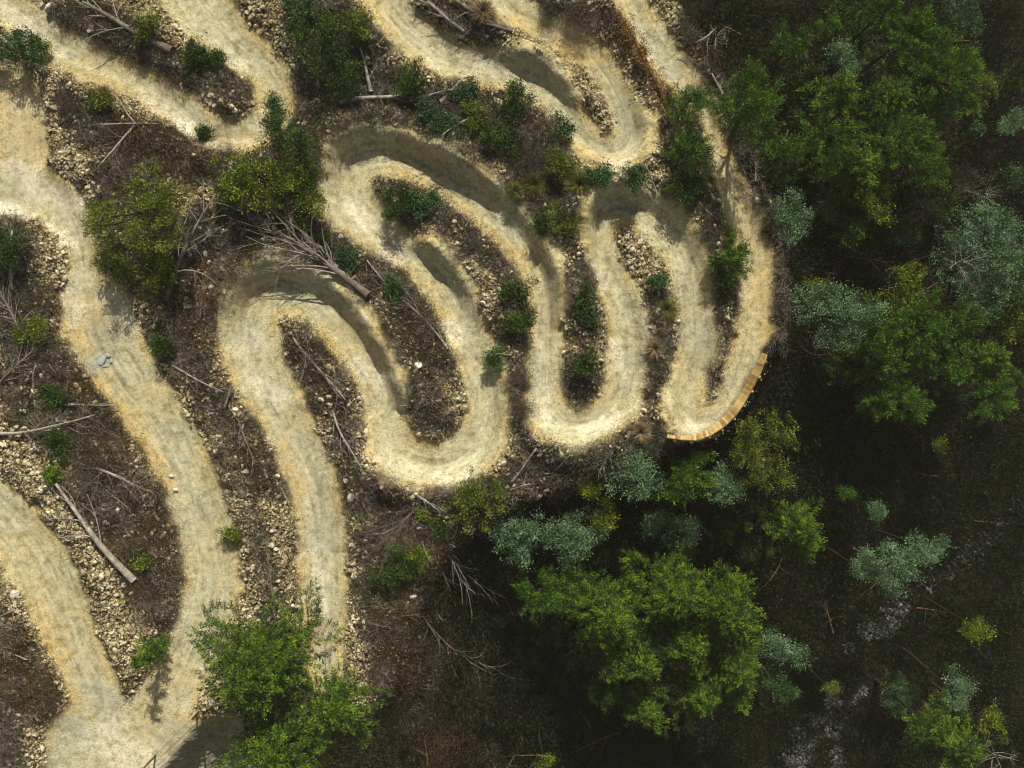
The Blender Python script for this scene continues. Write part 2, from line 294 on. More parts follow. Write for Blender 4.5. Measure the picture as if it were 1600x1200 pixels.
def ground_material():
    m, nt, b = nodemat('ground'); geo = N(nt, 'ShaderNodeNewGeometry'); P = geo.outputs['Position']
    n1 = noise(nt, P, .8, 5); n2 = noise(nt, P, 5, 5, .65); n3 = noise(nt, P, 22, 4, .7); n4 = noise(nt, P, 70, 2)
    st = attr(nt, 'streak')
    dirt = ramp(nt, n1, [(.3, (.40, .375, .225)), (.5, (.46, .435, .275)), (.7, (.54, .51, .36))])
    dirt = mixc(nt, mathn(nt, 'MULTIPLY', attr(nt, 'ride'), .8), dirt, ramp(nt, st, [(.35, (.34, .325, .215)), (.5, (.43, .41, .285)), (.65, (.52, .49, .35))]))
    dirt = mixc(nt, mathn(nt, 'MULTIPLY', attr(nt, 'verge'), ramp(nt, n2, [(.35, .3), (.6, .9)]), True), dirt, ramp(nt, n1, [(.35, (.50, .40, .175)), (.6, (.55, .41, .165))]))
    dirt = mixc(nt, mathn(nt, 'MULTIPLY', attr(nt, 'orange'), ramp(nt, n2, [(.38, .12), (.62, .95)]), True), dirt, (.50, .335, .12))
    dirt = mixc(nt, mathn(nt, 'MULTIPLY', attr(nt, 'white'), mathn(nt, 'ADD', n2, .3), True), dirt, (.76, .70, .57))
    dirt = mixc(nt, mathn(nt, 'MULTIPLY', attr(nt, 'greyclay'), mathn(nt, 'ADD', n2, .3), True), dirt, (.33, .34, .27))
    sv = ramp(nt, st, [(.30, .74), (.42, .97), (.5, 1.0), (.72, 1.08)])
    dirt = mixc(nt, .8, dirt, sv, 'MULTIPLY')
    nb = noise(nt, P, 2.1, 6, .7); dirt = mixc(nt, .9, dirt, ramp(nt, nb, [(.34, (.60, .57, .44)), (.5, (1, 1, 1)), (.66, (1.14, 1.12, 1.06))]), 'MULTIPLY')
    nc = noise(nt, P, 11, 5, .8); dirt = mixc(nt, mathn(nt, 'SUBTRACT', .9, mathn(nt, 'MULTIPLY', attr(nt, 'ride'), .6)), dirt, ramp(nt, nc, [(.36, .52), (.47, .97), (.62, 1.26)]), 'MULTIPLY')
    dirt = mixc(nt, .9, dirt, ramp(nt, n2, [(.3, (.66, .64, .56)), (.5, (1, 1, 1)), (.7, (1.12, 1.1, 1.05))]), 'MULTIPLY')
    dirt = mixc(nt, .9, dirt, ramp(nt, n3, [(.3, .52), (.43, .96), (.6, 1.0), (.75, 1.25)]), 'MULTIPLY')
    vs = N(nt, 'ShaderNodeTexVoronoi', Scale=13.0); nt.links.new(P, vs.inputs['Vector'])
    ssp = N(nt, 'ShaderNodeSeparateColor'); nt.links.new(vs.outputs['Color'], ssp.inputs[0])
    isst = mathn(nt, 'MULTIPLY', mathn(nt, 'SUBTRACT', 1.0, attr(nt, 'ride')), mathn(nt, 'MULTIPLY', mathn(nt, 'GREATER_THAN', ssp.outputs[0], .72), mathn(nt, 'LESS_THAN', vs.outputs['Distance'], .34)))
    dirt = mixc(nt, mathn(nt, 'MULTIPLY', isst, .75), dirt, ramp(nt, ssp.outputs[1], [(.2, (.16, .14, .085)), (.5, (.34, .31, .2)), (.8, (.66, .62, .48))]))
    # rubble: cells of stones in pale to dark tones over brown soil
    vo = N(nt, 'ShaderNodeTexVoronoi', Scale=9.0); nt.links.new(P, vo.inputs['Vector'])
    vo2 = N(nt, 'ShaderNodeTexVoronoi', Scale=21.0); nt.links.new(P, vo2.inputs['Vector'])
    sep = N(nt, 'ShaderNodeSeparateColor'); nt.links.new(vo.outputs['Color'], sep.inputs[0])
    sep2 = N(nt, 'ShaderNodeSeparateColor'); nt.links.new(vo2.outputs['Color'], sep2.inputs[0])
    cell = mathn(nt, 'ADD', mathn(nt, 'MULTIPLY', sep.outputs[0], .5), mathn(nt, 'MULTIPLY', sep2.outputs[1], .5))
    rub = ramp(nt, mathn(nt, 'ADD', mathn(nt, 'MULTIPLY', cell, .62), mathn(nt, 'MULTIPLY', n2, .38)), [(.33, (.03, .022, .011)), (.48, (.10, .078, .036)), (.61, (.32, .26, .12)), (.74, (.60, .52, .31))])
    soil = ramp(nt, n3, [(.3, (.008, .006, .004)), (.5, (.022, .017, .010)), (.62, (.06, .047, .027)), (.76, (.30, .25, .14))])
    rust = ramp(nt, n3, [(.3, (.010, .007, .004)), (.55, (.032, .021, .011)), (.8, (.12, .085, .045))])
    soil = mixc(nt, mathn(nt, 'MULTIPLY', attr(nt, 'rust'), .8), soil, rust)
    c = mixc(nt, mathn(nt, 'MULTIPLY', attr(nt, 'heath'), .92), rub, soil)
    c = mixc(nt, attr(nt, 'trail'), c, dirt)
    floor_shade = ramp(nt, n2, [(.35, (.006, .005, .004)), (.6, (.010, .008, .006)), (.8, (.018, .013, .009))])  # ravine floor coloured near black in place of the trees' shade
    c = mixc(nt, mathn(nt, 'MULTIPLY', attr(nt, 'forest'), .96), c, floor_shade)
    nt.links.new(c, b.inputs['Base Color']); b.inputs['Roughness'].default_value = .95
    bp = N(nt, 'ShaderNodeBump', Strength=.75, Distance=.06)
    hgt = mathn(nt, 'ADD', mathn(nt, 'MULTIPLY', n3, .8), mathn(nt, 'ADD', mathn(nt, 'MULTIPLY', n4, .35), mathn(nt, 'MULTIPLY', cell, mathn(nt, 'SUBTRACT', 1.0, attr(nt, 'trail')))))
    nt.links.new(hgt, bp.inputs['Height']); nt.links.new(bp.outputs[0], b.inputs['Normal'])
    return m
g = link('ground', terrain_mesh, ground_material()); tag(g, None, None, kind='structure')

# ------------------------------------------------------------------ materials for things
def leafmat(name, dark, mid, light, tip=None):
    m, nt, b = nodemat(name); a = attr(nt, 'v'); t = attr(nt, 't')
    c = ramp(nt, a, [(.15, dark), (.5, mid), (.9, light)])
    if tip: c = mixc(nt, ramp(nt, t, [(.55, 0.0), (.95, .85)]), c, tip)
    nt.links.new(c, b.inputs['Base Color']); b.inputs['Roughness'].default_value = .6; b.inputs['Specular IOR Level'].default_value = .25
    tr = N(nt, 'ShaderNodeBsdfTranslucent'); nt.links.new(c, tr.inputs[0])
    mx = N(nt, 'ShaderNodeMixShader'); mx.inputs[0].default_value = .12
    out = nt.nodes['Material Output']; nt.links.new(b.outputs[0], mx.inputs[1]); nt.links.new(tr.outputs[0], mx.inputs[2]); nt.links.new(mx.outputs[0], out.inputs[0])
    return m
LM = {
 'fir':    leafmat('fir_foliage', (.010, .026, .002), (.040, .095, .005), (.135, .235, .008), (.23, .30, .012)),
 'firshade': leafmat('shaded_fir_foliage', (.008, .022, .003), (.030, .065, .006), (.09, .15, .010), (.17, .23, .015)),  # fir leaves darkened to carry the ravine's shade
 'pine':   leafmat('pine_foliage', (.008, .026, .003), (.034, .10, .006), (.115, .235, .010), (.19, .31, .014)),
 'gum':    leafmat('gum_foliage', (.022, .05, .024), (.085, .165, .072), (.22, .36, .18), (.32, .44, .23)),
 'olive':  leafmat('olive_foliage', (.025, .042, .004), (.095, .135, .010), (.21, .25, .022), (.33, .34, .035)),
 'yellow': leafmat('yellow_foliage', (.02, .042, .003), (.085, .135, .006), (.24, .29, .012), (.44, .42, .015)),
 'dark':   leafmat('dark_foliage', (.010, .028, .004), (.034, .075, .008), (.075, .14, .014), (.12, .17, .018)),
 'teal':   leafmat('teal_foliage', (.014, .042, .014), (.042, .10, .030), (.09, .18, .055), (.14, .21, .06)),
 'twiggy': leafmat('twiggy_foliage', (.05, .035, .025), (.11, .085, .065), (.19, .16, .13), None),
 'rusty':  leafmat('rusty_foliage', (.10, .045, .012), (.24, .11, .025), (.38, .2, .05), None),
 'tussock': leafmat('tussock_blades', (.05, .06, .010), (.13, .135, .022), (.27, .24, .06), None),
 'straw':  leafmat('straw_blades', (.12, .085, .04), (.25, .185, .09), (.42, .33, .19), None),
}
def barkmat(name, a, bcol, c):
    m, nt, b = nodemat(name); tc = N(nt, 'ShaderNodeTexCoord'); P = tc.outputs['Object']
    n1 = noise(nt, P, 3, 4); n2 = noise(nt, P, 25, 3, .7)
    col = ramp(nt, mathn(nt, 'ADD', mathn(nt, 'MULTIPLY', n1, .6), mathn(nt, 'MULTIPLY', n2, .4)), [(.32, a), (.5, bcol), (.68, c)])
    nt.links.new(col, b.inputs['Base Color'])
    bp = N(nt, 'ShaderNodeBump', Strength=.8, Distance=.05); nt.links.new(n2, bp.inputs['Height']); nt.links.new(bp.outputs[0], b.inputs['Normal'])
    return m
BARK = barkmat('bark', (.012, .010, .007), (.028, .022, .016), (.07, .058, .045))
PALEBARK = barkmat('pale_bark', (.16, .14, .115), (.30, .27, .23), (.46, .43, .38))
DEADWOOD = barkmat('bleached_wood', (.10, .085, .065), (.29, .26, .215), (.56, .52, .45))
DEADDARK = barkmat('grey_dead_wood', (.06, .048, .038), (.15, .125, .10), (.30, .265, .22))
BROWNDEAD = barkmat('brown_dead_wood', (.07, .04, .022), (.15, .095, .055), (.26, .19, .12))
def rockmat(name, cols):
    m, nt, b = nodemat(name); tc = N(nt, 'ShaderNodeTexCoord'); P = tc.outputs['Object']
    n1 = noise(nt, P, 5, 5, .7); oi = N(nt, 'ShaderNodeObjectInfo').outputs['Random']
    col = ramp(nt, mathn(nt, 'ADD', mathn(nt, 'MULTIPLY', n1, .55), mathn(nt, 'ADD', mathn(nt, 'MULTIPLY', oi, .25), mathn(nt, 'MULTIPLY', attr(nt, 'v'), .35))), [(.25, cols[0]), (.5, cols[1]), (.8, cols[2])])
    nt.links.new(col, b.inputs['Base Color'])
    bp = N(nt, 'ShaderNodeBump', Strength=.6, Distance=.03); nt.links.new(n1, bp.inputs['Height']); nt.links.new(bp.outputs[0], b.inputs['Normal'])
    return m
TWIGW = barkmat('twig_wood', (.14, .115, .10), (.30, .255, .22), (.52, .47, .43))
ROCK = rockmat('pale_rock', ((.17, .135, .07), (.38, .32, .19), (.64, .57, .39)))
WROCK = rockmat('white_rock', ((.34, .31, .26), (.54, .50, .44), (.74, .70, .64)))
BROCK = rockmat('blue_grey_rock', ((.07, .08, .085), (.15, .17, .18), (.30, .33, .35)))
OUTC = rockmat('outcrop_rock', ((.12, .13, .11), (.25, .27, .23), (.45, .48, .43)))
CREEK = rockmat('creek_stone', ((.03, .03, .028), (.09, .09, .085), (.21, .21, .20)))

# ------------------------------------------------------------------ leaf clouds
def leaves(C, D, L, Wd, v, t, fold=0):
    """rhombic leaves: centres C, directions D (unit), length L, width Wd"""
    n = len(C); r = rng.normal(size=(n, 3)); S = np.cross(D, r); S /= np.linalg.norm(S, axis=1)[:, None] + 1e-9
    L = np.broadcast_to(L, n)[:, None]; Wd = np.broadcast_to(Wd, n)[:, None]
    V = np.stack([C - D * L / 2, C + S * Wd / 2 + D * L * .08, C + D * L / 2, C - S * Wd / 2 + D * L * .08], 1).reshape(-1, 3)
    F = np.arange(n * 4).reshape(n, 4)
    return V, F, {'v': np.repeat(v, 4), 't': np.repeat(t, 4)}
def unit(a): return a / (np.linalg.norm(a, axis=-1, keepdims=True) + 1e-9)
def sphere(n): return unit(rng.normal(size=(n, 3)))

def crown_points(kind, Rr, H, lob):
    """clump centres, outward directions, clump size; origin at the middle of the crown"""
    cs, ds = [], []
    if kind == 'fir':          # flat feathered branches in loose tiers, seen as pointed fronds
        nb = int(22 * Rr + 12)
        for i in range(nb):
            t = (i + .5) / nb; z = H * (.5 - t * 1.0); a = i * 2.399 + rng.uniform(-.45, .45)
            rad = Rr * (.15 + .85 * t ** .75) * rng.uniform(.5, 1.3) * lob(a)
            m = max(2, int(rad / .24)); f0 = rng.uniform(.05, .35) if t > .25 else 0
            for j in range(m):
                f = (j + 1) / m
                if f < f0: continue
                w = rad * f; aa = a + .12 * math.sin(3 * f + i); sw = (.07 + .17 * rad * math.sin(min(1., f * 1.02) * math.pi) ** .8)
                for side in ((-1, 1) if sw > .12 else (0,)):
                    off = side * sw * rng.uniform(.6, 1.15)
                    cs.append((w * math.cos(aa) - off * math.sin(aa), w * math.sin(aa) + off * math.cos(aa), z + (.18 * w - .2 * w * w / max(rad, .3)) - abs(off) * .25 + rng.normal() * .05))
                    ds.append((math.cos(aa + side * .8), math.sin(aa + side * .8), -.05))
    elif kind == 'pine':       # upswept needle tufts at branch ends, ragged dome with deep gaps
        n = int(30 * Rr * Rr + 26)
        nl = int(6 + 5 * Rr); la = rng.uniform(0, 6.283, nl); lr = Rr * np.sqrt(rng.uniform(.0, .62, nl)); ls = Rr * rng.uniform(.22, .42, nl)
        for i in range(n):
            k = rng.integers(nl); d = unit(rng.normal(size=3)); d[2] = abs(d[2]) - .25
            rr_ = ls[k] * rng.uniform(.35, 1.15); w = np.array([lr[k] * math.cos(la[k]) * lob(la[k]), lr[k] * math.sin(la[k]) * lob(la[k]), H * (.42 - .62 * (lr[k] / Rr) ** 1.5)]) + d * rr_ * np.array([1, 1, .8])
            cs.append(w); ds.append(unit(w * np.array([1, 1, 0]) / Rr + d * .5 + np.array([0, 0, .7])))
        for i in range(int(n * .5)):
            a = rng.uniform(0, 6.283); q = Rr * rng.uniform(.2, .95) * lob(a); cs.append((q * math.cos(a), q * math.sin(a), -H * rng.uniform(.1, .45))); ds.append((math.cos(a), math.sin(a), .2))
    else:
        nl = int(5 + 6 * Rr); n = int(40 * Rr * Rr + 26)
        la = rng.uniform(0, 6.283, nl); lr = Rr * .72 * np.sqrt(rng.uniform(.03, 1, nl)); lz = H * rng.uniform(-.3, .35, nl) * (1 - .3 * lr / Rr)
        ls = Rr * rng.uniform(.2, .42, nl)
        for i in range(n):
            k = rng.integers(nl); d = sphere(1)[0]; d[2] = abs(d[2]) - .3
            d = unit(d); s = ls[k] * rng.uniform(.6, 1.15); lb = lob(la[k])
            cs.append((lr[k] * lb * math.cos(la[k]) + d[0] * s, lr[k] * lb * math.sin(la[k]) + d[1] * s, lz[k] + d[2] * s * .9)); ds.append(unit(d + np.array([0, 0, .4])))
    return np.array(cs), np.array(ds)
SPEC = {  # leaves per clump, spread, leaf length, leaf width, direction jitter
 'fir': (50, .125, .135, .040, .55), 'firshade': (50, .12, .135, .04, .5), 'pine': (58, .13, .16, .028, .55), 'gum': (54, .16, .13, .034, .9),
 'olive': (46, .125, .10, .045, .7), 'yellow': (46, .125, .10, .05, .6), 'dark': (44, .13, .11, .045, .7), 'teal': (40, .13, .12, .05, .8),
 'twiggy': (26, .18, .24, .012, .7), 'rusty': (26, .16, .16, .05, 1.0)}
def crown_mesh(kind, Rr, H, dens=1.0, style=None):
    style = style or kind
    ph = rng.uniform(0, 6.28, 3); am = rng.uniform(.08, .24, 3)
    lob = lambda a: 1 + am[0] * math.sin(2 * a + ph[0]) + am[1] * math.sin(3 * a + ph[1]) + am[2] * math.sin(5 * a + ph[2])
    C, D = crown_points(kind, Rr, H, lob)
    n, sp, ll, lw, jit = SPEC[style]
    n = int(n * dens); K = len(C)
    cv = np.clip(rng.normal(.44, .24, K), 0, 1)
    spread = sp * rng.uniform(.8, 1.3, K)
    off = rng.normal(size=(K, n, 3)) * np.array([1, 1, .6]) * spread[:, None, None]
    if kind in ('fir', 'pine'):
        f = rng.uniform(-.6, 1.1, (K, n, 1)); off = off * (.75 if kind == 'pine' else .55) + D[:, None, :] * f * .19
    P = C[:, None, :] + off
    dr = unit(D[:, None, :] + rng.normal(size=(K, n, 3)) * jit + np.array([0, 0, .15]))
    vv = np.clip(cv[:, None] + rng.normal(size=(K, n)) * .16, 0, 1)
    tt = np.clip(rng.uniform(0, .6, (K, n)) + np.einsum('kni,ki->kn', off, D) * .9 + rng.normal(0, .18, K)[:, None], 0, 1)
    sz = rng.uniform(.7, 1.3, K * n)
    return leaves(P.reshape(-1, 3), dr.reshape(-1, 3), ll * sz, lw * sz, vv.ravel(), tt.ravel()), C

class Tubes:
    def __init__(s): s.V = []; s.F = []; s.n = 0
    def add(s, P, Rd, k=6):
        P = np.asarray(P, float); m = len(P); T = unit(np.gradient(P, axis=0))
        up = np.array([.13, .22, .97]) if abs(T[0][2]) < .9 else np.array([1, .1, 0.])
        A = unit(np.cross(T, up)); B = np.cross(T, A); an = np.arange(k) / k * 2 * math.pi
        ring = P[:, None, :] + (A[:, None, :] * np.cos(an)[None, :, None] + B[:, None, :] * np.sin(an)[None, :, None]) * np.asarray(Rd)[:, None, None]
        s.V.append(ring.reshape(-1, 3)); i = np.arange(m - 1)[:, None] * k; j = np.arange(k)[None, :]; j2 = (j + 1) % k
        s.F.append((np.stack([i + j, i + j2, i + k + j2, i + k + j], -1).reshape(-1, 4)) + s.n)
        if k == 6 or k == 8:
            for e in (0, (m - 1) * k):
                if k == 6: s.F.append(np.array([[e, e + 1, e + 2, e + 3], [e, e + 3, e + 4, e + 5]]) + s.n)
                else: s.F.append(np.array([[e, e + 1, e + 2, e + 3], [e, e + 3, e + 4, e + 7], [e + 4, e + 5, e + 6, e + 7]]) + s.n)
        s.n += m * k
    def mesh(s, name): return fastmesh(name, np.vstack(s.V), np.vstack(s.F), {}, True)

def wob(p0, p1, n, amp, sag=0):
    p0 = np.array(p0, float); p1 = np.array(p1, float); t = np.linspace(0, 1, n)[:, None]
    d = np.linalg.norm(p1 - p0); q = rng.normal(size=3) * amp * d; q2 = rng.normal(size=3) * amp * .5 * d
    return p0 + (p1 - p0) * t + q * np.sin(t * math.pi) + q2 * np.sin(t * 2 * math.pi) + np.array([0, 0, sag]) * np.sin(t * math.pi)

def tree(px, py, rpx, zc, kind, label, name=None, cat='tree', H=None, dens=1.0, bark=None, group=None, style=None, minz=None, stretch=None):
    X, Y = W(px, py, zc); Rr = 1.1 * rpx / PM * (CH - zc) / CH
    z0 = float(ground(np.array([X]), np.array([Y]), micro=False)[0])
    H = H or Rr * (1.5 if kind in ('fir', 'pine') else 1.1)
    root = empty(name or {'fir': 'fir_tree', 'pine': 'pine_tree', 'gum': 'gum_tree', 'olive': 'broadleaf_tree', 'yellow': 'broadleaf_tree', 'dark': 'evergreen_tree', 'teal': 'evergreen_tree'}[kind], (X, Y, z0 - .1))
    tag(root, label, cat, group)
    (V, F, A), C = crown_mesh(kind, Rr, H, dens, style)
    c0 = np.array([0, 0, zc - z0 + .1])
    if stretch:
        a = R(stretch[0]); e = np.array([math.cos(a), math.sin(a), 0]); d = V @ e; V = V + np.outer(d * (stretch[1] - 1), e)
    link('crown', fastmesh('crown', V + c0, F, A), LM[style or kind], root)
    tb = Tubes(); hb = zc - z0 - H * .1; top = zc - z0 + H * .42
    lean = rng.normal(size=2) * .12
    tp = wob((lean[0], lean[1], -.1), (0, 0, top), 9, .012)
    r0 = max(.03, .05 * Rr + .008 * (top)); rr = np.linspace(r0, r0 * .15, 9); tb.add(tp, rr, 6)
    nl = min(len(C), 16 if kind in ('fir', 'pine') else 12)
    for q in rng.choice(len(C), nl, replace=False):
        c = C[q] + c0; zb = max(.1, min(c[2] - rng.uniform(.2, .6) * Rr, top * .92)); k = np.clip(zb / max(top, .2), 0, .95)
        b0 = tp[int(k * 8)]; tb.add(wob(b0, c, 5, .06), np.linspace(r0 * .38, r0 * .07, 5), 4)
    link('trunk', tb.mesh('trunk'), bark or BARK, root)
    return root

def shrub(px, py, rpx, kind, label, h=1.0, name='shrub', cat='shrub', dens=1.0, group=None, style=None, stretch=None):
    X, Y, z0 = gz(px, py); Rr = rpx / PM; H = Rr * 1.1 * h
    zc = z0 + H * .55 + .1
    return tree(px, py, rpx, zc, kind, label, name, cat, H * (1.4 if kind in ('fir', 'pine') else 1), dens, group=group, style=style, stretch=stretch)

# ------------------------------------------------------------------ the forest in the ravine and the trees on the slope
TREES = [
 # px, py, r, z of crown middle, kind, label, extra
 (1178,168,56,3.4,'pine','bright green pine crown overhanging the narrow upper right track, opposite the young pines'),
 (1222,238,40,-1.5,'pine','mid green pine just below the pine that overhangs the track'),
 (1236,72,30,-3,'pine','small lone green crown in the dark gap above the overhanging pine'),
 (1290,42,14,-4,'pine','tiny green treetop in the dark near the top edge, right of the small lone crown'),
 (1316,97,30,-3,'gum','sparse bluish gum with bare looking twigs, left of the great ring shaped crown'),
 (1385,15,32,-2,'pine','green pine cut by the top edge, the left one of two'),
 (1420,45,38,-1.5,'pine','feathery green pine just inside the top edge, above the great ring shaped crown'),
 (1310,142,42,-1,'fir','soft dark green crown below the sparse bluish gum'),
 (1392,155,46,-2,'fir','dull green crown wedged against the left side of the great ring shaped crown'),
 (1465,120,72,-2.2,'pine','great ring shaped pine crown lit along its upper and right rim'),
 (1512,130,42,-2.5,'olive','olive crown added for the lit right rim of the great ring shaped pine'),  # extra crown, the pine's sunlit rim put into olive leaf colour
 (1292,205,44,.3,'pine','brightest yellow green pine crown in the upper forest, mid way down its left side'),
 (1400,222,50,-1.2,'pine','broad green pine crown right of the brightest upper pine'),
 (1448,262,32,-1.6,'pine','bright green crown at the lower right end of the upper pine group'),
 (1335,262,50,-1.5,'fir','dim green crown closing the bottom of the upper pine group'),
 (1583,190,20,-5,'gum','pale blue green treetop in the dark at the right edge, upper of two'),
 (1582,272,20,-5,'teal','teal treetop at the right edge just above the large grey gum'),
 (1531,205,12,-5,'teal','very small teal treetop under the ring shaped crown'),
 (1355,316,40,-2,'yellow','rounded yellow green crown alone in the dark above the large black gap'),
 (1238,332,36,0,'gum','pale silvery gum crown close to the right edge of the track, alone in the dark'),
 (1292,327,18,-3,'gum','little bluish gum peeping out right of the pale silvery gum'),
 (1330,355,22,-3,'pine','small green crown under the rounded yellow green one'),
 (1530,385,78,-1.2,'gum','large domed grey green gum with bare white twigs showing, at the right edge'),
 (1592,420,30,-3,'pine','dark green crown cut by the right edge beside the large domed gum'),
 (1425,452,46,-2.5,'yellow','spreading yellow green crown left below the large domed gum'),
 (1568,452,40,-2.5,'teal','blue green crown under the large domed gum'),
 (1300,492,58,-.8,'gum','wide silver grey gum in front of the long row of green crowns'),
 (1272,452,20,-2.5,'yellow','small yellow green top behind the wide silver grey gum'),
 (1375,515,46,-1.5,'pine','first crown of the long green row, touching the wide silver grey gum'),
 (1437,512,46,-1.4,'pine','middle crown of the long green row right of the silver grey gum'),
 (1498,508,38,-1.8,'pine','last crown of the long green row, nearest the right edge'),
 (1586,508,22,-3,'yellow','small golden yellow crown at the right edge'),
 (1375,568,56,-3,'fir','dim green crown below the long green row'),
 (1470,572,40,-2.8,'pine','mid green crown below the last crown of the long row'),
 (1552,560,30,-3,'fir','green crown at the right below the golden yellow one'),
 (1408,622,36,-1.5,'pine','vivid green crown hanging at the bottom of the right hand forest group'),
 (1360,628,24,-3.5,'pine','small green treetop left of the vivid crown at the bottom of the group'),
 (1548,622,32,-2.5,'pine','bright green crown near the right edge, lowest of the right hand group'),
 (1470,695,9,-5,'yellow','tiny green tuft alone in the dark lower right'),
 (1192,700,60,.2,'olive','dense khaki crown below the curved wooden berm wall'),
 (1208,745,30,-1,'olive','small olive brown crown under the dense khaki one'),
 (1066,745,42,.2,'pine','vivid green crown between two silver gums under the wooden berm wall'),
 (1000,740,42,.4,'gum','silver gum left of the vivid green crown under the wooden berm wall'),
 (1130,762,34,-.4,'gum','silver gum right of the vivid green crown under the wooden berm wall'),
 (1028,820,26,-2,'gum','small silver gum below the vivid green crown, left one'),
 (1080,818,20,-2.5,'gum','small silver gum below the vivid green crown, right one'),
 (815,828,48,-.5,'gum','wide silver wattle crown by the brush, left half of a pair'),
 (892,832,46,-.8,'gum','wide silver wattle crown, right half of a pair'),
 (945,802,24,-1,'yellow','small bright green crown above right of the wattle pair'),
 (915,752,26,-.2,'yellow','small yellow green crown on the rubble slope above the wattle pair'),
 (1250,828,46,-2,'fir','leaning dark fir with yellowish tips alone below the khaki crown'),
 (1368,796,11,-5,'gum','tiny pale tuft of gum in the dark, above the silver gum cluster'),
 (1320,770,8,-5,'pine','tiny green tuft in the dark, left above the silver gum cluster'),
 (1352,885,26,-2.5,'gum','left tree of the pale silver gum cluster beside the creek'),
 (1408,890,44,-2,'gum','central tree of the pale silver gum cluster beside the creek'),
 (1448,862,26,-2.5,'gum','right tree of the pale silver gum cluster beside the creek'),
 (852,925,42,-1.5,'pine','dull green crown at the left end of the great bottom forest group'),
 (905,905,40,-2,'pine','dim green crown under the right half of the wattle pair'),
 (955,960,60,-.5,'fir','broad green crown in the left part of the great bottom forest group'),
 (1000,1030,52,-1,'fir','green crown hanging low in the great bottom forest group'),
 (1052,925,64,0,'fir','large green crown at the top middle of the great bottom forest group'),
 (1138,945,64,.2,'fir','largest bright green crown at the right of the great bottom forest group'),
 (1080,1010,50,-.8,'fir','green crown in the very middle of the great bottom forest group'),
 (1150,1045,50,-.8,'fir','bright green crown at the lower right of the great bottom forest group'),
 (1095,1085,46,-1.5,'fir','lowest bright crown of the great bottom forest group'),
 (1010,1110,34,-2.5,'fir','ragged small crown dangling below the great bottom forest group'),
 (940,1080,22,-3.5,'pine','faint small treetop left below the great bottom forest group'),
 (1222,1015,30,-2,'gum','pale gum fringe on the right of the great bottom forest group'),
 (1215,1070,28,-3,'teal','teal crown below the pale gum fringe right of the great bottom group'),
 (1298,1075,12,-5,'olive','small olive tuft beside the bright creek gravel'),
 (1528,980,24,-4,'yellow','mustard yellow treetop in the dark at lower right'),
 (1492,1072,32,-4,'gum','grey green gum treetop left below the mustard one'),
 (1462,1140,42,-3.2,'fir','yellow green fir near the bottom edge at lower right, left one'),
 (1505,1172,38,-3.2,'fir','yellow green fir on the bottom edge at lower right, right one'),
 (1545,1125,26,-4.5,'yellow','dim mustard crown near the lower right corner'),
 (848,1195,12,-3,'olive','pale tuft on the bottom edge in the middle'),
 # near trees left of the forest
 (400,1040,104,2.6,'fir','big dark fir beside the lower end of the narrow straight track'),
 (440,1165,112,1.6,'fir','big fir cut by the bottom edge in front of the other firs'),
 (532,1100,60,1.0,'fir','smaller fir right of the two big firs at the bottom'),
]
random.seed(3)
for T in TREES:
    px, py, r, zc, kind, label = T[:6]
    tree(px, py, r, zc, kind, label, H=None, dens=.8 if px < 560 else 1)

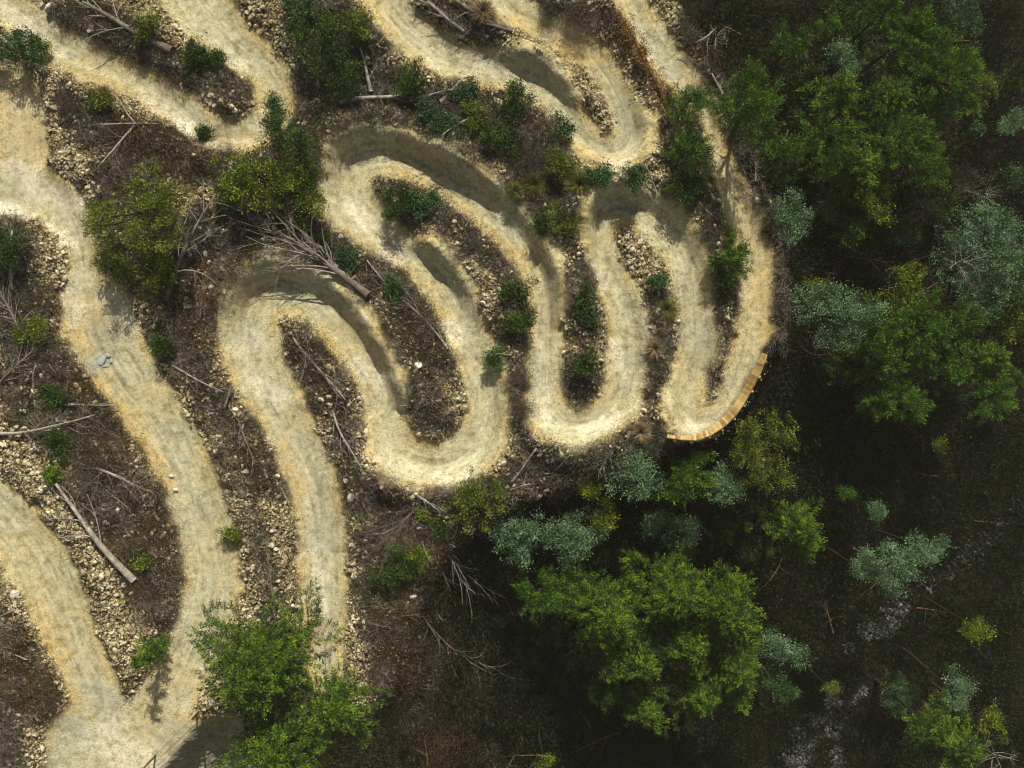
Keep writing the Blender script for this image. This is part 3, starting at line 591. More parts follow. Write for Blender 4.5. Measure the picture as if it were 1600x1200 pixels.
SHRUBS = [
 (225,335,78,'olive','large olive green bush left of the leaning dead trunk',1.3),
 (175,405,34,'olive','small olive bush leaning over the long left track',1.2),
 (240,420,40,'olive','lower olive bush between the long left track and the leaning trunk',1.1),
 (405,275,60,'yellow','big yellow tipped bush left of the topmost hairpin',1.3),
 (465,305,48,'yellow','yellow tipped bush pressed against the left rim of the topmost hairpin',1.2),
 (460,225,50,'dark','dark green bush above the yellow tipped pair',1.3),
 (355,300,30,'dark','small dark bush left of the yellow tipped pair',1.0),
 (430,165,18,'teal','small teal sapling standing up over the end of the top left track',1.8),
 (505,55,48,'dark','tall dark green bush on the top edge between two tracks',1.4),
 (550,35,40,'olive','olive bush on the top edge right beside the dark one',1.3),
 (535,120,36,'dark','shadowy bush below the pair on the top edge',1.2),
 (470,15,26,'teal','small teal bush on the top edge, left of the dark one',1.0),
 (25,82,42,'teal','teal bush on the left edge below the top left track',1.2),
 (60,70,18,'olive','small olive shrub right beside the teal bush on the left edge',.8),
 (155,150,20,'olive','ochre grassy shrub at the upper edge of the brown heath, below the top left track',.8),
 (232,35,26,'olive','olive shrub by the log at the top left',.9),
 (300,85,22,'dark','dark low shrub at the butt of the top left log',.8),
 (340,95,14,'dark','tiny dark shrub on the rubble spit of the top left track',.8),
 (640,122,32,'dark','green bush above the white fallen log',1.0),
 (672,180,26,'teal','teal bush right of the white fallen log',1.0),
 (735,145,20,'teal','small teal bush under the top middle track',1.0),
 (742,185,26,'tussocky','grassy olive bush in the middle scrub',.7),
 (700,200,22,'teal','low teal bush above the rim of the topmost hairpin',.8),
 (805,160,32,'dark','dark bush at the top of the central scrub',1.3),
 (835,225,46,'twiggy','large purplish leafless bush in the central scrub',1.0),
 (790,215,30,'dark','dark bush on the left of the leafless central bush',1.1),
 (880,200,24,'teal','teal bush on the right of the leafless central bush',1.0),
 (875,255,30,'olive','olive bush below the teal one in the central scrub',1.0),
 (880,345,24,'olive','spiky olive bush at the bottom of the central scrub',.8),
 (840,345,20,'dark','dark little bush at the lower tip of the central scrub',.9),
 (932,272,22,'teal','teal bush between the rubble and the second hairpin',.9),
 (995,278,22,'teal','round teal bush under the bright turn at the top',.9),
 (1072,165,36,'pine','dark young pine crown left of the narrow right track, upper one',1.8),
 (1082,235,34,'pine','dark young pine crown left of the narrow right track, middle one',1.7),
 (1072,290,30,'dark','dark bush under the two young pines',1.2),
 (1145,402,34,'pine','compact green pine between the last hairpin and the right track',1.3),
 (1122,420,16,'dark','tiny dark shrub left below the compact green pine',.9),
 (1030,437,15,'teal','small teal shrub on the inside of the third hairpin',1.6),
 (812,450,22,'dark','dark bush in the strip between two tracks, upper one',1.3),
 (815,505,26,'dark','dark bush in the strip between two tracks, lower one',1.2),
 (776,555,17,'teal','small teal shrub at the top of the twiggy strip',1.0),
 (916,562,24,'dark','round green bush inside the middle lower turn',1.3),
 (912,462,18,'dark','ragged dark shrub inside the middle loop, upper one',1.0),
 (920,495,14,'dark','ragged dark shrub inside the middle loop, lower one',.9),
 (625,320,30,'dark','dark bush inside the topmost hairpin',1.1),
 (655,318,20,'teal','smaller green bush inside the topmost hairpin, in the middle',1.0),
 (682,308,13,'teal','tiny green bush at the orange edge inside the topmost hairpin',1.0),
 (545,400,20,'teal','low green shrub beside the great fallen tree',.7),
 (610,448,18,'teal','low green shrub at the right of the great fallen tree butt',.7),
 (500,375,18,'dark','dark low shrub at the twigs of the great fallen tree',.7),
 (233,1020,19,'fir','little dark conifer at the tip of the wedge, casting a long shadow on the track',3.6),
 (362,838,17,'olive','thin khaki shrub at the right edge of the long left track',.9),
 (92,692,20,'dark','bright little green shrub beside the pale branches at the left',.9),
 (82,742,15,'fir','feathery green sprig at the tip of the thick pale log',.9),
 (75,612,14,'dark','small green shrub in the heath at the far left, upper one',.8),
 (90,625,11,'dark','small green shrub in the heath at the far left, lower one',.8),
 (225,880,12,'yellow','small yellow green sprig beside the thick pale log butt',.8),
 (15,385,34,'dark','dark green bush on the left edge under the white chalky bend',1.0),
 (52,515,24,'olive','ochre bush in the left heath',.7),
 (255,540,20,'dark','green shrub at the upper right side of the long left track',.8),
 (320,205,14,'dark','little shrub on the rusty bank under the top left track',.7),
 (748,785,44,'olive','wide olive bush under the big lower turn',.7),
 (620,888,34,'dark','green bush below the brush pile',.9),
 (655,870,18,'yellow','yellow green bush just right above the green one below the brush pile',.9),
 (660,802,7,'yellow','tiny bright green sprig at the brush pile',1.0),
 (685,825,14,'dark','low green shrub behind the forked dead tree',.7),
 (860,20,22,'twiggy','leafless grey bush on the top edge above the second track',.7),
 (905,20,26,'twiggy','leafless grey bush on the top edge, left of the dead orange pine',.7),
 (880,765,22,'twiggy','leafless tan bush on the slope above the wattle pair',.7),
 (1515,285,26,'twiggy','leafless brown bush high in the forest at the right',1.0),
 (735,385,20,'twiggy','leafless purple bush on the inside of the topmost hairpin, lower end',.7),
 (545,75,22,'twiggy','pale grey leafless bush in the shade of the dark bushes at the top',.9),
 (815,590,18,'twiggy','leafless grey bush in the twiggy strip, upper one',.7),
 (815,640,16,'twiggy','leafless grey bush in the twiggy strip, lower one',.7),
 (345,240,20,'twiggy','leafless grey bush on the rusty bank left of the yellow tipped bush',.6),
 (100,160,16,'twiggy','leafless bush in the upper left rubble',.6),
]
for s in SHRUBS:
    px, py, r, kind, label, h = s
    if kind == 'tussocky': shrub(px, py, r, 'olive', label, h, style='olive')
    elif kind == 'twiggy': shrub(px, py, r, 'dark', label, h, style='twiggy', dens=1.5)
    elif kind in ('pine', 'fir'): shrub(px, py, r, kind, label, h, name='young_conifer', cat='conifer')
    else: shrub(px, py, r, kind, label, h, dens=1.0)

# grass tussocks
def tussock(px, py, rpx, mat, label, droop=.35):
    X, Y, z0 = gz(px, py); Rr = rpx / PM; n = int(260 + 900 * Rr)
    a = rng.uniform(0, 6.283, n); L = Rr * rng.uniform(.6, 1.15, n); tilt = rng.uniform(.15, 1.25, n)
    d = np.stack([np.cos(a) * np.sin(tilt), np.sin(a) * np.sin(tilt), np.cos(tilt)], -1)
    b = np.stack([np.cos(a), np.sin(a), a * 0], -1) * (.12 * Rr * rng.uniform(0, 1, n))[:, None]
    m = b + d * (L * .55)[:, None]; t = m + unit(d + np.array([0, 0, -droop * 2])) * (L * .5)[:, None]
    s = unit(np.cross(d, rng.normal(size=(n, 3)))) * .012
    V = np.stack([b - s, b + s, m + s * .9, m - s * .9, m - s * .9, m + s * .9, t + s * .15, t - s * .15], 1).reshape(-1, 3)
    F = np.arange(n * 8).reshape(-1, 4); vv = np.repeat(np.clip(rng.normal(.5, .25, n), 0, 1), 8)
    o = link('grass_tussock', fastmesh('grass_tussock', V, F, {'v': vv, 't': vv}), LM[mat], None, (X, Y, z0))
    tag(o, label, 'tussock')
tussock(1040, 485, 22, 'tussock', 'green and yellow grass tussock in the strip left of the last hairpin')
tussock(1022, 545, 20, 'straw', 'dry straw coloured tussock below the green and yellow one')
tussock(1000, 675, 22, 'straw', 'dry sandy tussock left of the wooden berm wall')
tussock(905, 290, 28, 'tussock', 'large yellow green tussock at the right of the central scrub')
tussock(835, 290, 24, 'tussock', 'spiky tussock in the lower left of the central scrub')
tussock(868, 330, 18, 'tussock', 'smaller tussock at the bottom of the central scrub')
tussock(805, 300, 18, 'tussock', 'dull tussock on the left side of the central scrub')
tussock(745, 175, 18, 'tussock', 'yellowish tussock in the middle scrub under the top middle track')
tussock(1135, 370, 14, 'tussock', 'thin pale tussock just above the compact green pine')
tussock(755, 20, 24, 'straw', 'dry blond grass clump behind the piled logs at the top edge')
tussock(165, 148, 18, 'straw', 'ochre grass clump under the top left track')
tussock(1000, 80, 12, 'tussock', 'small tuft beside the dead orange pine')
tussock(645, 878, 9, 'straw', 'pale blond tuft beside the brush pile')

# ------------------------------------------------------------------ fallen trees and dead branches
def branching(tb, p, d, L, r, depth, k=4, up=.1, spread=.55, twigs=3):
    n = 6; pts = [np.array(p, float)]; dd = unit(np.array(d, float)); bend = rng.normal(size=3) * np.array([1, 1, .5]) * .13
    for i in range(n - 1):
        dd = unit(dd + bend + rng.normal(size=3) * .06); pts.append(pts[-1] + dd * L / (n - 1))
    tb.add(pts, np.linspace(r, r * .3, n), k)
    if depth > 0:
        for _ in range(twigs):
            i = rng.integers(1, n - 1); base_d = unit(pts[i + 1] - pts[i]); a = rng.choice([-1, 1]) * rng.uniform(.35, .35 + spread)
            c, s = math.cos(a), math.sin(a); nd = np.array([base_d[0] * c - base_d[1] * s, base_d[0] * s + base_d[1] * c, base_d[2] + rng.normal() * up])
            branching(tb, pts[i], nd, L * rng.uniform(.35, .65) * (1 - i / n * .4), r * (1 - i / n * .6) * .55, depth - 1, 3, up, spread, twigs)
def fallen(x0, y0, x1, y1, r0px, r1px, label, nb=6, f0=.3, blen=.45, mat=None, twigs=3, depth=1, spread=.6, lift=.25, leafy=None, name='fallen_tree', angle=.55, bmat=None):
    """butt at x0,y0 ; tip at x1,y1 (px)"""
    mat = mat or DEADWOOD; X0, Y0, z0 = gz(x0, y0); X1, Y1, z1 = gz(x1, y1)
    ra, rb = r0px / PM, max(r1px / PM, .012)
    root = empty(name, (X0, Y0, z0)); tag(root, label, 'dead tree')
    p1 = np.array([X1 - X0, Y1 - Y0, z1 - z0 + rb + .05 + lift]); L = np.linalg.norm(p1)
    pts = wob((0, 0, ra + .02), p1, 12, .018, .04); tb = Tubes(); rad = np.linspace(ra, rb, 12) * (1 + rng.normal(size=12) * .04); tb.add(pts, rad, 8)
    for _ in range(3):      # snapped stubs
        i = rng.integers(2, 10); s = sphere(1)[0]; s[2] = abs(s[2]); tb.add([pts[i], pts[i] + s * rad[i] * 2.2], [rad[i] * .35, rad[i] * .2], 6)
    link('trunk', tb.mesh('trunk'), mat, root)
    for j in range(nb):
        f = f0 + (1 - f0) * (j + rng.uniform(.1, .9)) / nb; i = min(10, int(f * 11)); p = pts[i]; d = unit(pts[i + 1] - pts[i])
        a = (1 if j % 2 else -1) * rng.uniform(angle * .55, angle * 1.35); c, s = math.cos(a), math.sin(a)
        nd = (d[0] * c - d[1] * s, d[0] * s + d[1] * c, rng.uniform(.02, .3))
        bt = Tubes(); branching(bt, p, nd, L * blen * rng.uniform(.7, 1.2) * (1.15 - f * .5), max(rad[i] * .28, .011), depth, 5, .12, spread, twigs)
        link('branch', bt.mesh('branch'), bmat or mat, root)
    if leafy:
        K = 60; ti = rng.uniform(.15, 1, K); C = np.array([pts[int(t * 11)] for t in ti]) + rng.normal(size=(K, 3)) * np.array([.32, .32, .12]) * (1 - .4 * ti[:, None])
        n = 34; P = (C[:, None, :] + rng.normal(size=(K, n, 3)) * .12).reshape(-1, 3)
        V, F, A = leaves(P, unit(rng.normal(size=(K * n, 3))), .13, .045, np.clip(np.repeat(rng.uniform(.2, .8, K), n) + rng.normal(size=K * n) * .15, 0, 1), rng.uniform(0, 1, K * n))
        link('dead_needles', fastmesh('dead_needles', V, F, A), LM[leafy], root)
    return root
fallen(212, 906, 93, 755, 5.6, 2.0, 'thick bleached log lying beside the long left track with side branches near its thin end', 7, .35, .42, twigs=3)
fallen(150, 730, 242, 768, 2.6, 1.0, 'small pale dead treetop right of the thick bleached log', 8, .2, .55, twigs=3)
fallen(272, 82, 135, 8, 6.5, 2.2, 'dark weathered log with pale forked top at the top left', 7, .4, .45, DEADDARK, 3, bmat=DEADWOOD)
fallen(262, 470, 352, 312, 5.0, 1.4, 'leaning grey dead trunk between the olive bush and the lowest hairpin', 9, .3, .42, DEADDARK, 3, lift=1.3, bmat=DEADWOOD, angle=.7)
fallen(577, 462, 430, 360, 6.5, 1.8, 'great fallen tree with a thick mottled butt above the rim of the lowest hairpin', 20, .3, .6, DEADDARK, 4, 2, .5, .45, angle=.42, bmat=TWIGW)
fallen(700, 545, 575, 408, 2.2, .9, 'long thin crooked dead stem right of the great fallen tree', 9, .15, .32, DEADWOOD, 3)
fallen(640, 790, 745, 912, 3.4, 1.0, 'forked dead tree pointing down into the dark below the big lower turn', 10, .25, .5, DEADDARK, 3, bmat=DEADWOOD, angle=.4)
fallen(650, 772, 690, 800, 2.4, 1, 'short dead tree at the top of the brush pile', 5, .2, .7, DEADWOOD, 3)
fallen(655, 790, 575, 870, 1.8, .8, 'spread out brush pile of thin grey stems below the big lower turn', 26, .05, .75, DEADDARK, 4, 1, .25, .25, name='brush_pile', angle=.3)
fallen(458, 528, 542, 625, 2.6, .9, 'bare fallen stem inside the lowest hairpin', 8, .3, .42, DEADWOOD, 3, angle=.45)
fallen(520, 640, 572, 742, 1.8, .7, 'twiggy dead stem in the strip left of the big lower turn', 9, .1, .4, DEADWOOD, 3)
fallen(532, 163, 640, 150, 4.2, 2.0, 'white fallen log above the topmost hairpin', 6, .3, .5, DEADWOOD, 3, bmat=DEADDARK)
fallen(688, 161, 724, 126, 3.6, 1.4, 'short forked white log at the right end of the white fallen log', 3, .3, .5, DEADWOOD, 2)
fallen(640, 158, 708, 143, 2.2, 1.0, 'thin white stem joining the two white logs', 6, .2, .4, DEADWOOD, 3)
fallen(580, 144, 566, 82, 3.4, 1.0, 'curved white dead stem rising towards the top bushes', 4, .3, .5, DEADWOOD, 2, lift=.6)
fallen(780, 45, 690, -8, 4.0, 2.5, 'upper dark log of the pile on the top edge', 5, .2, .3, DEADDARK, 2, bmat=DEADWOOD)
fallen(765, 62, 650, 2, 4.5, 2.2, 'lower dark log of the pile on the top edge, along the track', 6, .1, .35, DEADDARK, 3, bmat=DEADWOOD)
fallen(725, 50, 670, 8, 3.0, 1.8, 'shorter grey log lying between the two long ones of the pile', 4, .2, .4, DEADWOOD, 2)
fallen(800, 50, 760, 42, 3.0, 1.5, 'stubby log at the right end of the log pile', 3, .3, .5, DEADDARK, 2)
fallen(-10, 677, 130, 655, 3.0, 1.0, 'pale dead stem reaching in from the left edge', 7, .3, .35, DEADWOOD, 3)
fallen(40, 687, 152, 648, 2.4, .9, 'pale dead stem crossing just below the one from the left edge', 7, .3, .4, DEADWOOD, 3)
fallen(100, 632, 188, 632, 2.0, .8, 'thin white branch at the left edge of the long left track', 5, .3, .45, DEADWOOD, 2)
fallen(55, 615, 62, 570, 1.8, .7, 'upright looking dead twig left of the small green shrubs', 5, .3, .5, DEADWOOD, 2)
fallen(20, 452, 38, 365, 3.2, 1.2, 'standing dead tree with upturned branches on the left edge', 10, .15, .45, DEADWOOD, 3, lift=1.0, angle=.6)
fallen(35, 520, 2, 448, 2.6, 1.2, 'heap of tangled grey stems on the left edge below the standing dead tree', 12, .1, .6, DEADDARK, 3, bmat=DEADWOOD)
fallen(0, 600, 60, 545, 2.2, 1.0, 'tangle of dead stems at the left edge above the pale heath', 10, .1, .5, DEADDARK, 3, bmat=DEADWOOD)
fallen(1046, 178, 965, 22, 3.6, 2.0, 'dead pine with rusty orange needles lying beside the upper right track', 8, .1, .2, BROWNDEAD, 3, leafy='rusty', lift=.3)
fallen(140, 196, 250, 196, 1.6, .8, 'long straight white stick across the upper left heath', 3, .2, .2, DEADWOOD, 2)
fallen(213, 196, 158, 262, 2.2, .9, 'forked white branch below the long straight stick', 7, .25, .5, DEADWOOD, 3)
fallen(213, 194, 182, 150, 1.6, .6, 'thin branch slanting above the long straight stick', 3, .3, .3, DEADWOOD, 2)
fallen(268, 570, 352, 612, 1.8, .8, 'dead branch on the rubble right of the long left track', 6, .2, .4, DEADWOOD, 2)
fallen(352, 635, 365, 600, 2.0, 1.0, 'small stump of crossed grey branches near the lowest hairpin', 5, .1, .8, DEADDARK, 2)
fallen(428, 935, 420, 862, 2.2, .9, 'dead stem between the long left track and the narrow straight track', 8, .15, .4, DEADDARK, 3, bmat=DEADWOOD)
fallen(372, 650, 400, 725, 1.6, .7, 'thin dead branch in the rusty strip left of the narrow straight track', 7, .2, .4, DEADDARK, 3, bmat=DEADWOOD)
fallen(425, 740, 455, 790, 1.5, .7, 'dead branch low in the rusty strip left of the narrow straight track', 5, .2, .4, DEADWOOD, 2)
fallen(618, 925, 706, 1012, 2.0, .8, 'dim dead treetop on the dark slope, upper one', 7, .4, .4, DEADDARK, 2, bmat=DEADWOOD, angle=.3)
fallen(690, 1018, 782, 1045, 2.2, .8, 'dim dead treetop on the dark slope, lower one', 7, .3, .4, DEADDARK, 2, bmat=DEADWOOD, angle=.3)
fallen(955, 700, 935, 738, 2.0, .9, 'clutch of grey sticks under the middle lower turn', 8, .1, .6, DEADWOOD, 2, angle=.5)
fallen(865, 735, 890, 710, 1.6, .8, 'hooked pale branch on the slope under the middle lower turn', 3, .2, .6, DEADWOOD, 2)
fallen(800, 752, 838, 700, 2.0, .9, 'leaning grey stick left of the hooked pale branch', 5, .2, .4, DEADWOOD, 2)
fallen(798, 765, 830, 755, 1.8, .9, 'pale curly branches at the left of the leafless tan bush', 6, .1, .7, DEADWOOD, 2)
fallen(905, 520, 940, 480, 2.2, 1.0, 'grey crooked branch inside the middle loop', 7, .1, .5, DEADWOOD, 3)
fallen(745, 175, 690, 215, 1.5, .7, 'thin stick in the scrub above the rim of the topmost hairpin', 6, .1, .4, DEADWOOD, 2)
fallen(752, 230, 660, 215, 1.6, .8, 'long grey branch along the upper rim of the topmost hairpin', 6, .1, .35, DEADDARK, 3, bmat=DEADWOOD)
fallen(1122, 345, 1090, 318, 1.6, .8, 'thin purple grey branch above the compact green pine', 5, .1, .5, DEADWOOD, 2)
fallen(1025, 300, 1008, 262, 1.8, .8, 'white dead stick by the round teal bush', 4, .2, .5, DEADWOOD, 2)
fallen(2, 962, 30, 950, 2.0, 1.0, 'pale stick at the left edge above the lower heath', 2, .3, .3, DEADWOOD, 1)
fallen(0, 1012, 48, 1028, 1.5, .7, 'curved thin branch in the lower left heath', 3, .3, .4, DEADWOOD, 1)
fallen(1118, 45, 1085, 70, 1.5, .7, 'pale bare twigs on the dark bank right of the upper track', 6, .1, .6, DEADWOOD, 2)
fallen(1135, 75, 1128, 60, 1.4, .7, 'small white dead treetop in the dark right of the upper track', 5, .1, 1.6, DEADWOOD, 2)
fallen(1128, 148, 1110, 118, 2.2, 1.0, 'white dead branch at the left of the overhanging pine', 4, .1, .6, DEADWOOD, 2)
fallen(1180, 255, 1178, 285, 1.6, .8, 'pale upright stick beside the narrow right track', 3, .1, .4, DEADWOOD, 1)
fallen(740, 120, 690, 138, 1.4, .7, 'grey twigs under the top middle track', 5, .1, .4, DEADDARK, 2)

# low treetops, the ravine's shade put into darker leaves: copies of four small trees
protos = []
def dim_ok(x, y):
    m = (x > 620) & (rimw(x, y) > 2.5) & (creek_w0(x, y) < .1)
    return m * 1.0
def creek_w0(x, y): return np.exp(-((np.abs((x - 1215) * 1230 / 1660 + (y - 1230) * 1.0 * .7)) / 60) ** 2)
DP = [(1110,12,-5.5),(1265,128,-6.5),(1330,20,-6.5),(1350,70,-7.5),(1500,30,-6.5),(1585,120,-7.5),(1480,320,-7.5),(1400,360,-7.5),(1580,590,-7.5),(1170,800,-6.5),(1120,830,-6.5),(1180,860,-7.5),(985,870,-5.5),(1060,860,-5.5),(920,1010,-6.5),(860,985,-6.5),(820,1050,-7.5),(1400,1090,-8.5),(780,960,-5.5),(960,850,-4.5),(775,890,-4.0),(1230,500,-7.5),(1540,480,-7.5),(1230,270,-7.5),(1345,215,-6.5)]
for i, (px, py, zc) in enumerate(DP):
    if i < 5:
        o = tree(px, py, 30 + 3 * i, zc, ('pine', 'fir', 'dark', 'pine', 'teal')[i], 'dim green treetop coloured dark for the deep shade of the ravine', 'understorey_tree', 'tree', dens=.8, group='dim treetops in the shade of the ravine', style='firshade' if i != 4 else 'teal'); protos.append((o, zc))
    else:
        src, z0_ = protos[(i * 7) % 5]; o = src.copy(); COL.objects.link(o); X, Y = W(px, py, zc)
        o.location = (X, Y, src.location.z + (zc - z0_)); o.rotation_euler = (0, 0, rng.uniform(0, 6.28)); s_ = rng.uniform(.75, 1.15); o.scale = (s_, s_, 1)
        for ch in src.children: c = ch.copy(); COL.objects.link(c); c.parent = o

# white twigs of the large domed gum are its own limbs: a bare branch spray rising through the crown
def spray(px, py, z, L, label):
    X, Y = W(px, py, z); zg = float(ground(np.array([X]), np.array([Y]), micro=False)[0])
    root = empty('dead_standing_tree', (X, Y, zg)); tag(root, label, 'dead tree')
    tb = Tubes(); h = z - zg; tb.add(wob((0, 0, -.1), (0, 0, h), 9, .02), np.linspace(.07, .03, 9), 6); link('trunk', tb.mesh('trunk'), BARK, root)
    for j in range(9):
        bt = Tubes(); a = j * .75 + rng.uniform(-.3, .3); branching(bt, (0, 0, h - rng.uniform(0, .9)), (math.cos(a), math.sin(a), .5), L * rng.uniform(.7, 1.2), .018, 2, 4, .15, .6, 3)
        link('branch', bt.mesh('branch'), PALEBARK, root)
spray(1505, 408, .1, 1.5, 'bare white dead tree poking through the lower side of the large domed gum')
spray(1270, 415, -5, 1.6, 'faint bare tree in the black gap right of the track')
spray(1120, 55, -1.5, 1.0, 'ghostly bare tree in the black gap at the top')
spray(1560, 1185, -5, 1.6, 'slanting bare white tree in the lower right corner')
spray(1545, 300, -4, 1.2, 'thin bare tree above the large domed gum')

# many more loose dead branches: individuals that share a few meshes
def loose_branch_mesh(s):
    tb = Tubes(); branching(tb, (-.5 * s, 0, .05), (1, 0, .05), s * 1.25, .024, 1, 4, .08, .6, 4); return tb.mesh('dead_branch')
LB = [loose_branch_mesh(s) for s in (.7, .9, 1.0, 1.2, 1.4, 1.6, .8, 1.1)]
def pick(n, fn, lo=(0, 0), hi=(1600, 1200)):
    """random photo positions accepted with probability fn(px, py)"""
    out = []
    while sum(len(o) for o in out) < n:
        p = np.stack([rng.uniform(lo[0], hi[0], 4 * n + 100), rng.uniform(lo[1], hi[1], 4 * n + 100)], -1)
        out.append(p[rng.uniform(0, 1, len(p)) < fn(p[:, 0], p[:, 1])])
    return np.vstack(out)[:n]
def place(P):
    """world positions on the ground under photo positions P"""
    z = np.zeros(len(P))
    for _ in range(4):
        k = (CH - z) / CH / PM; X = (P[:, 0] - 800) * k; Y = (600 - P[:, 1]) * k; z = ground(X, Y)
    return np.stack([X, Y, z], -1)
def rimw(px, py): return rim_dist((px - 800) / PM, (600 - py) / PM)
bp_ = pick(240, lambda x, y: samp(HEATH, x, y) * (rimw(x, y) < 2) * .8)
for i, q in enumerate(place(bp_)):
    o = link('dead_branch', LB[i % 8], DEADWOOD if i % 8 < 5 else DEADDARK, None, (q[0], q[1], q[2] + .06)); o.rotation_euler = (rng.normal() * .1, rng.normal() * .12, rng.uniform(0, 6.28))
    s = rng.uniform(.6, 1.2); o.scale = (s, s, s)
    tag(o, 'loose bleached dead branch lying in the brown heath beside the track', 'branch', 'loose dead branches in the heath')

LD = [m_.copy() for m_ in LB]
for m_ in LD: m_.materials.clear(); m_.materials.append(BROWNDEAD)  # ravine copies in darker wood, their dimness put into the colour
bq_ = pick(60, lambda x, y: (rimw(x, y) > 1.5) * (x > 640))
for i, q in enumerate(place(bq_)):
    o = link('fallen_branch', LD[(i * 3) % 8], BROWNDEAD, None, (q[0], q[1], q[2] + .5)); o.rotation_euler = (rng.normal() * .1, rng.normal() * .2, rng.uniform(0, 6.28))
    k_ = rng.uniform(1.2, 2.2); o.scale = (k_, k_, k_)
    tag(o, 'dim dead branch caught in the undergrowth on the dark floor of the ravine', 'branch', 'dim dead branches on the ravine floor')

# ------------------------------------------------------------------ rocks
def ico(n=1):
    import bmesh
    bm = bmesh.new(); bmesh.ops.create_icosphere(bm, subdivisions=n, radius=1); V = np.array([v.co[:] for v in bm.verts]); F = np.array([[v.index for v in f.verts] for f in bm.faces]); bm.free(); return V, F
IV1, IF1 = ico(1); IV2, IF2 = ico(3)
def rock_mesh(flat=.6, name='rock', smooth=False, V0=None, F0=None):
    V0, F0 = (IV2, IF2) if V0 is None else (V0, F0)
    V = V0.copy()
    for _ in range(9):      # chop with random planes: angular stone
        n = sphere(1)[0]; d = rng.uniform(.55, .9); q = V @ n; V = V - np.outer(np.clip(q - d, 0, None), n)
    V = V * np.array([1, rng.uniform(.6, .9), flat * rng.uniform(.8, 1.2)]) * (1 + rng.normal(size=(len(V), 1)) * .012)
    return fastmesh(name, V, F0, {'v': np.full(len(V), rng.uniform(.2, .8))}, smooth)
def boulder(px, py, rpx, mat, label, flat=.6, rot=0):
    X, Y, z = gz(px, py); rpx *= .85; o = link('boulder', rock_mesh(flat, 'boulder'), mat, None, (X, Y, z + rpx / PM * .12)); s = rpx / PM; o.scale = (s, s, s); o.rotation_euler = (rng.normal() * .1, rng.normal() * .1, R(rot)); tag(o, label, 'rock')
for b in [(78,14,11,WROCK,'blue white boulder on the right rim of the top left track',.8,60),(23,928,10,WROCK,'rounded pinkish white boulder on the left edge of the lower left track',.8,0),
          (385,738,7,WROCK,'white rock in the strip right of the long left track',.8,0),(549,776,11,WROCK,'long pale oval rock where the lower turn meets the narrow straight track',.5,60),
          (427,830,7,WROCK,'oval white rock beside the narrow straight track',.6,0),(268,744,5,WROCK,'white stone at the left edge of the long left track, upper one of a pair',.7,0),
          (274,766,6,WROCK,'white stone at the left edge of the long left track, lower one of a pair',.7,0),(646,932,8,WROCK,'pinkish white rock alone on the dark slope',.8,0),
          (655,995,4,WROCK,'small pale rock below the pinkish white one on the dark slope',.7,0),(653,572,9,WROCK,'grey white boulder in the scrub inside the big lower turn',.8,0),
          (476,322,0,None,'',0,0),(710,346,7,WROCK,'white rock in the scrub inside the topmost hairpin',.7,20),(743,415,7,ROCK,'pale block in the rubble inside the topmost hairpin, upper one',.7,50),(738,402,5,WROCK,'white block in the rubble inside the topmost hairpin, lower one',.7,50),
          (478,118,7,WROCK,'white rock on the rubble right of the top left track bend',.7,30),(445,73,6,BROCK,'dark rock on the rubble at the top edge of the bend',.7,30),
          (80,163,8,WROCK,'pale rock in the upper left rubble beside the yellow dirt',.7,0),(50,703,7,WROCK,'white rock among the pale branches at the left',.7,20),
          (172,657,5,WROCK,'small pale rock near the thin white branch',.6,0),(95,655,9,WROCK,'flat pale rock by the pale dead stems',.4,0),
          (322,646,5,WROCK,'left of two white stones right of the long left track',.7,0),(331,646,4,WROCK,'right of two white stones right of the long left track',.7,0),
          (368,640,6,WROCK,'angular white stone near the crossed grey branches',.7,0),(560,622,5,WROCK,'white stone in the orange edge left of the big lower turn',.7,0),
          (963,190,3,BROCK,'dark round stone on the turn at the top',.8,0),(323,51,3,BROCK,'dark stone alone on the dirt at the top left',.8,0),
          (431,858,5,WROCK,'pale rock in the rubble strip left of the straight track, upper one',.7,0),(433,884,6,WROCK,'pale rock in the rubble strip left of the straight track, lower one',.7,0),(410,905,6,WROCK,'white rock at the head of the big dark fir',.7,0),
          (1540,770,9,CREEK,'grey boulder standing in the dark creek gully',.6,110),(1580,798,9,CREEK,'pale grey boulder by the right edge above the creek',.6,0),(1560,820,10,CREEK,'broad grey boulder in the creek gully, between smaller ones',.5,20),(1498,824,6,CREEK,'small pale boulder left of the broad grey one',.6,0),(1358,1007,6,CREEK,'rounded grey boulder at the foot of the silver gum cluster',.6,0),
          (1298,1112,6,BROCK,'blue stone in the bright creek gravel, upper one',.6,0),(1258,1138,6,BROCK,'blue stone in the bright creek gravel, lower one',.6,0),(1405,945,8,BROCK,'bluish boulder just below the silver gum cluster',.6,0),(1480,885,7,CREEK,'grey boulder in the gully below the broad one',.6,0)]:
    if b[2] > 0: boulder(*b)
# blue grey rock outcrop in the long left track
X, Y, z = gz(150, 572); ro = empty('rock_outcrop', (X, Y, z)); tag(ro, 'blue grey slab outcrop breaking through the long left track', 'rock')
for dx, dy, s, f, a in ((-.1, .1, .42, .3, 20), (.3, .3, .30, .3, 60), (-.3, -.12, .26, .3, 120), (.1, -.25, .22, .3, 80), (.55, .55, .18, .3, 10), (-.05, .42, .2, .3, 50), (.45, .0, .15, .3, 0), (.75, .3, .13, .3, 90)):
    o = link('slab', rock_mesh(f, 'slab'), OUTC, ro, (dx, dy, -.06)); o.scale = (s * 1.3, s * .8, s * .9); o.rotation_euler = (0, .1, R(a))

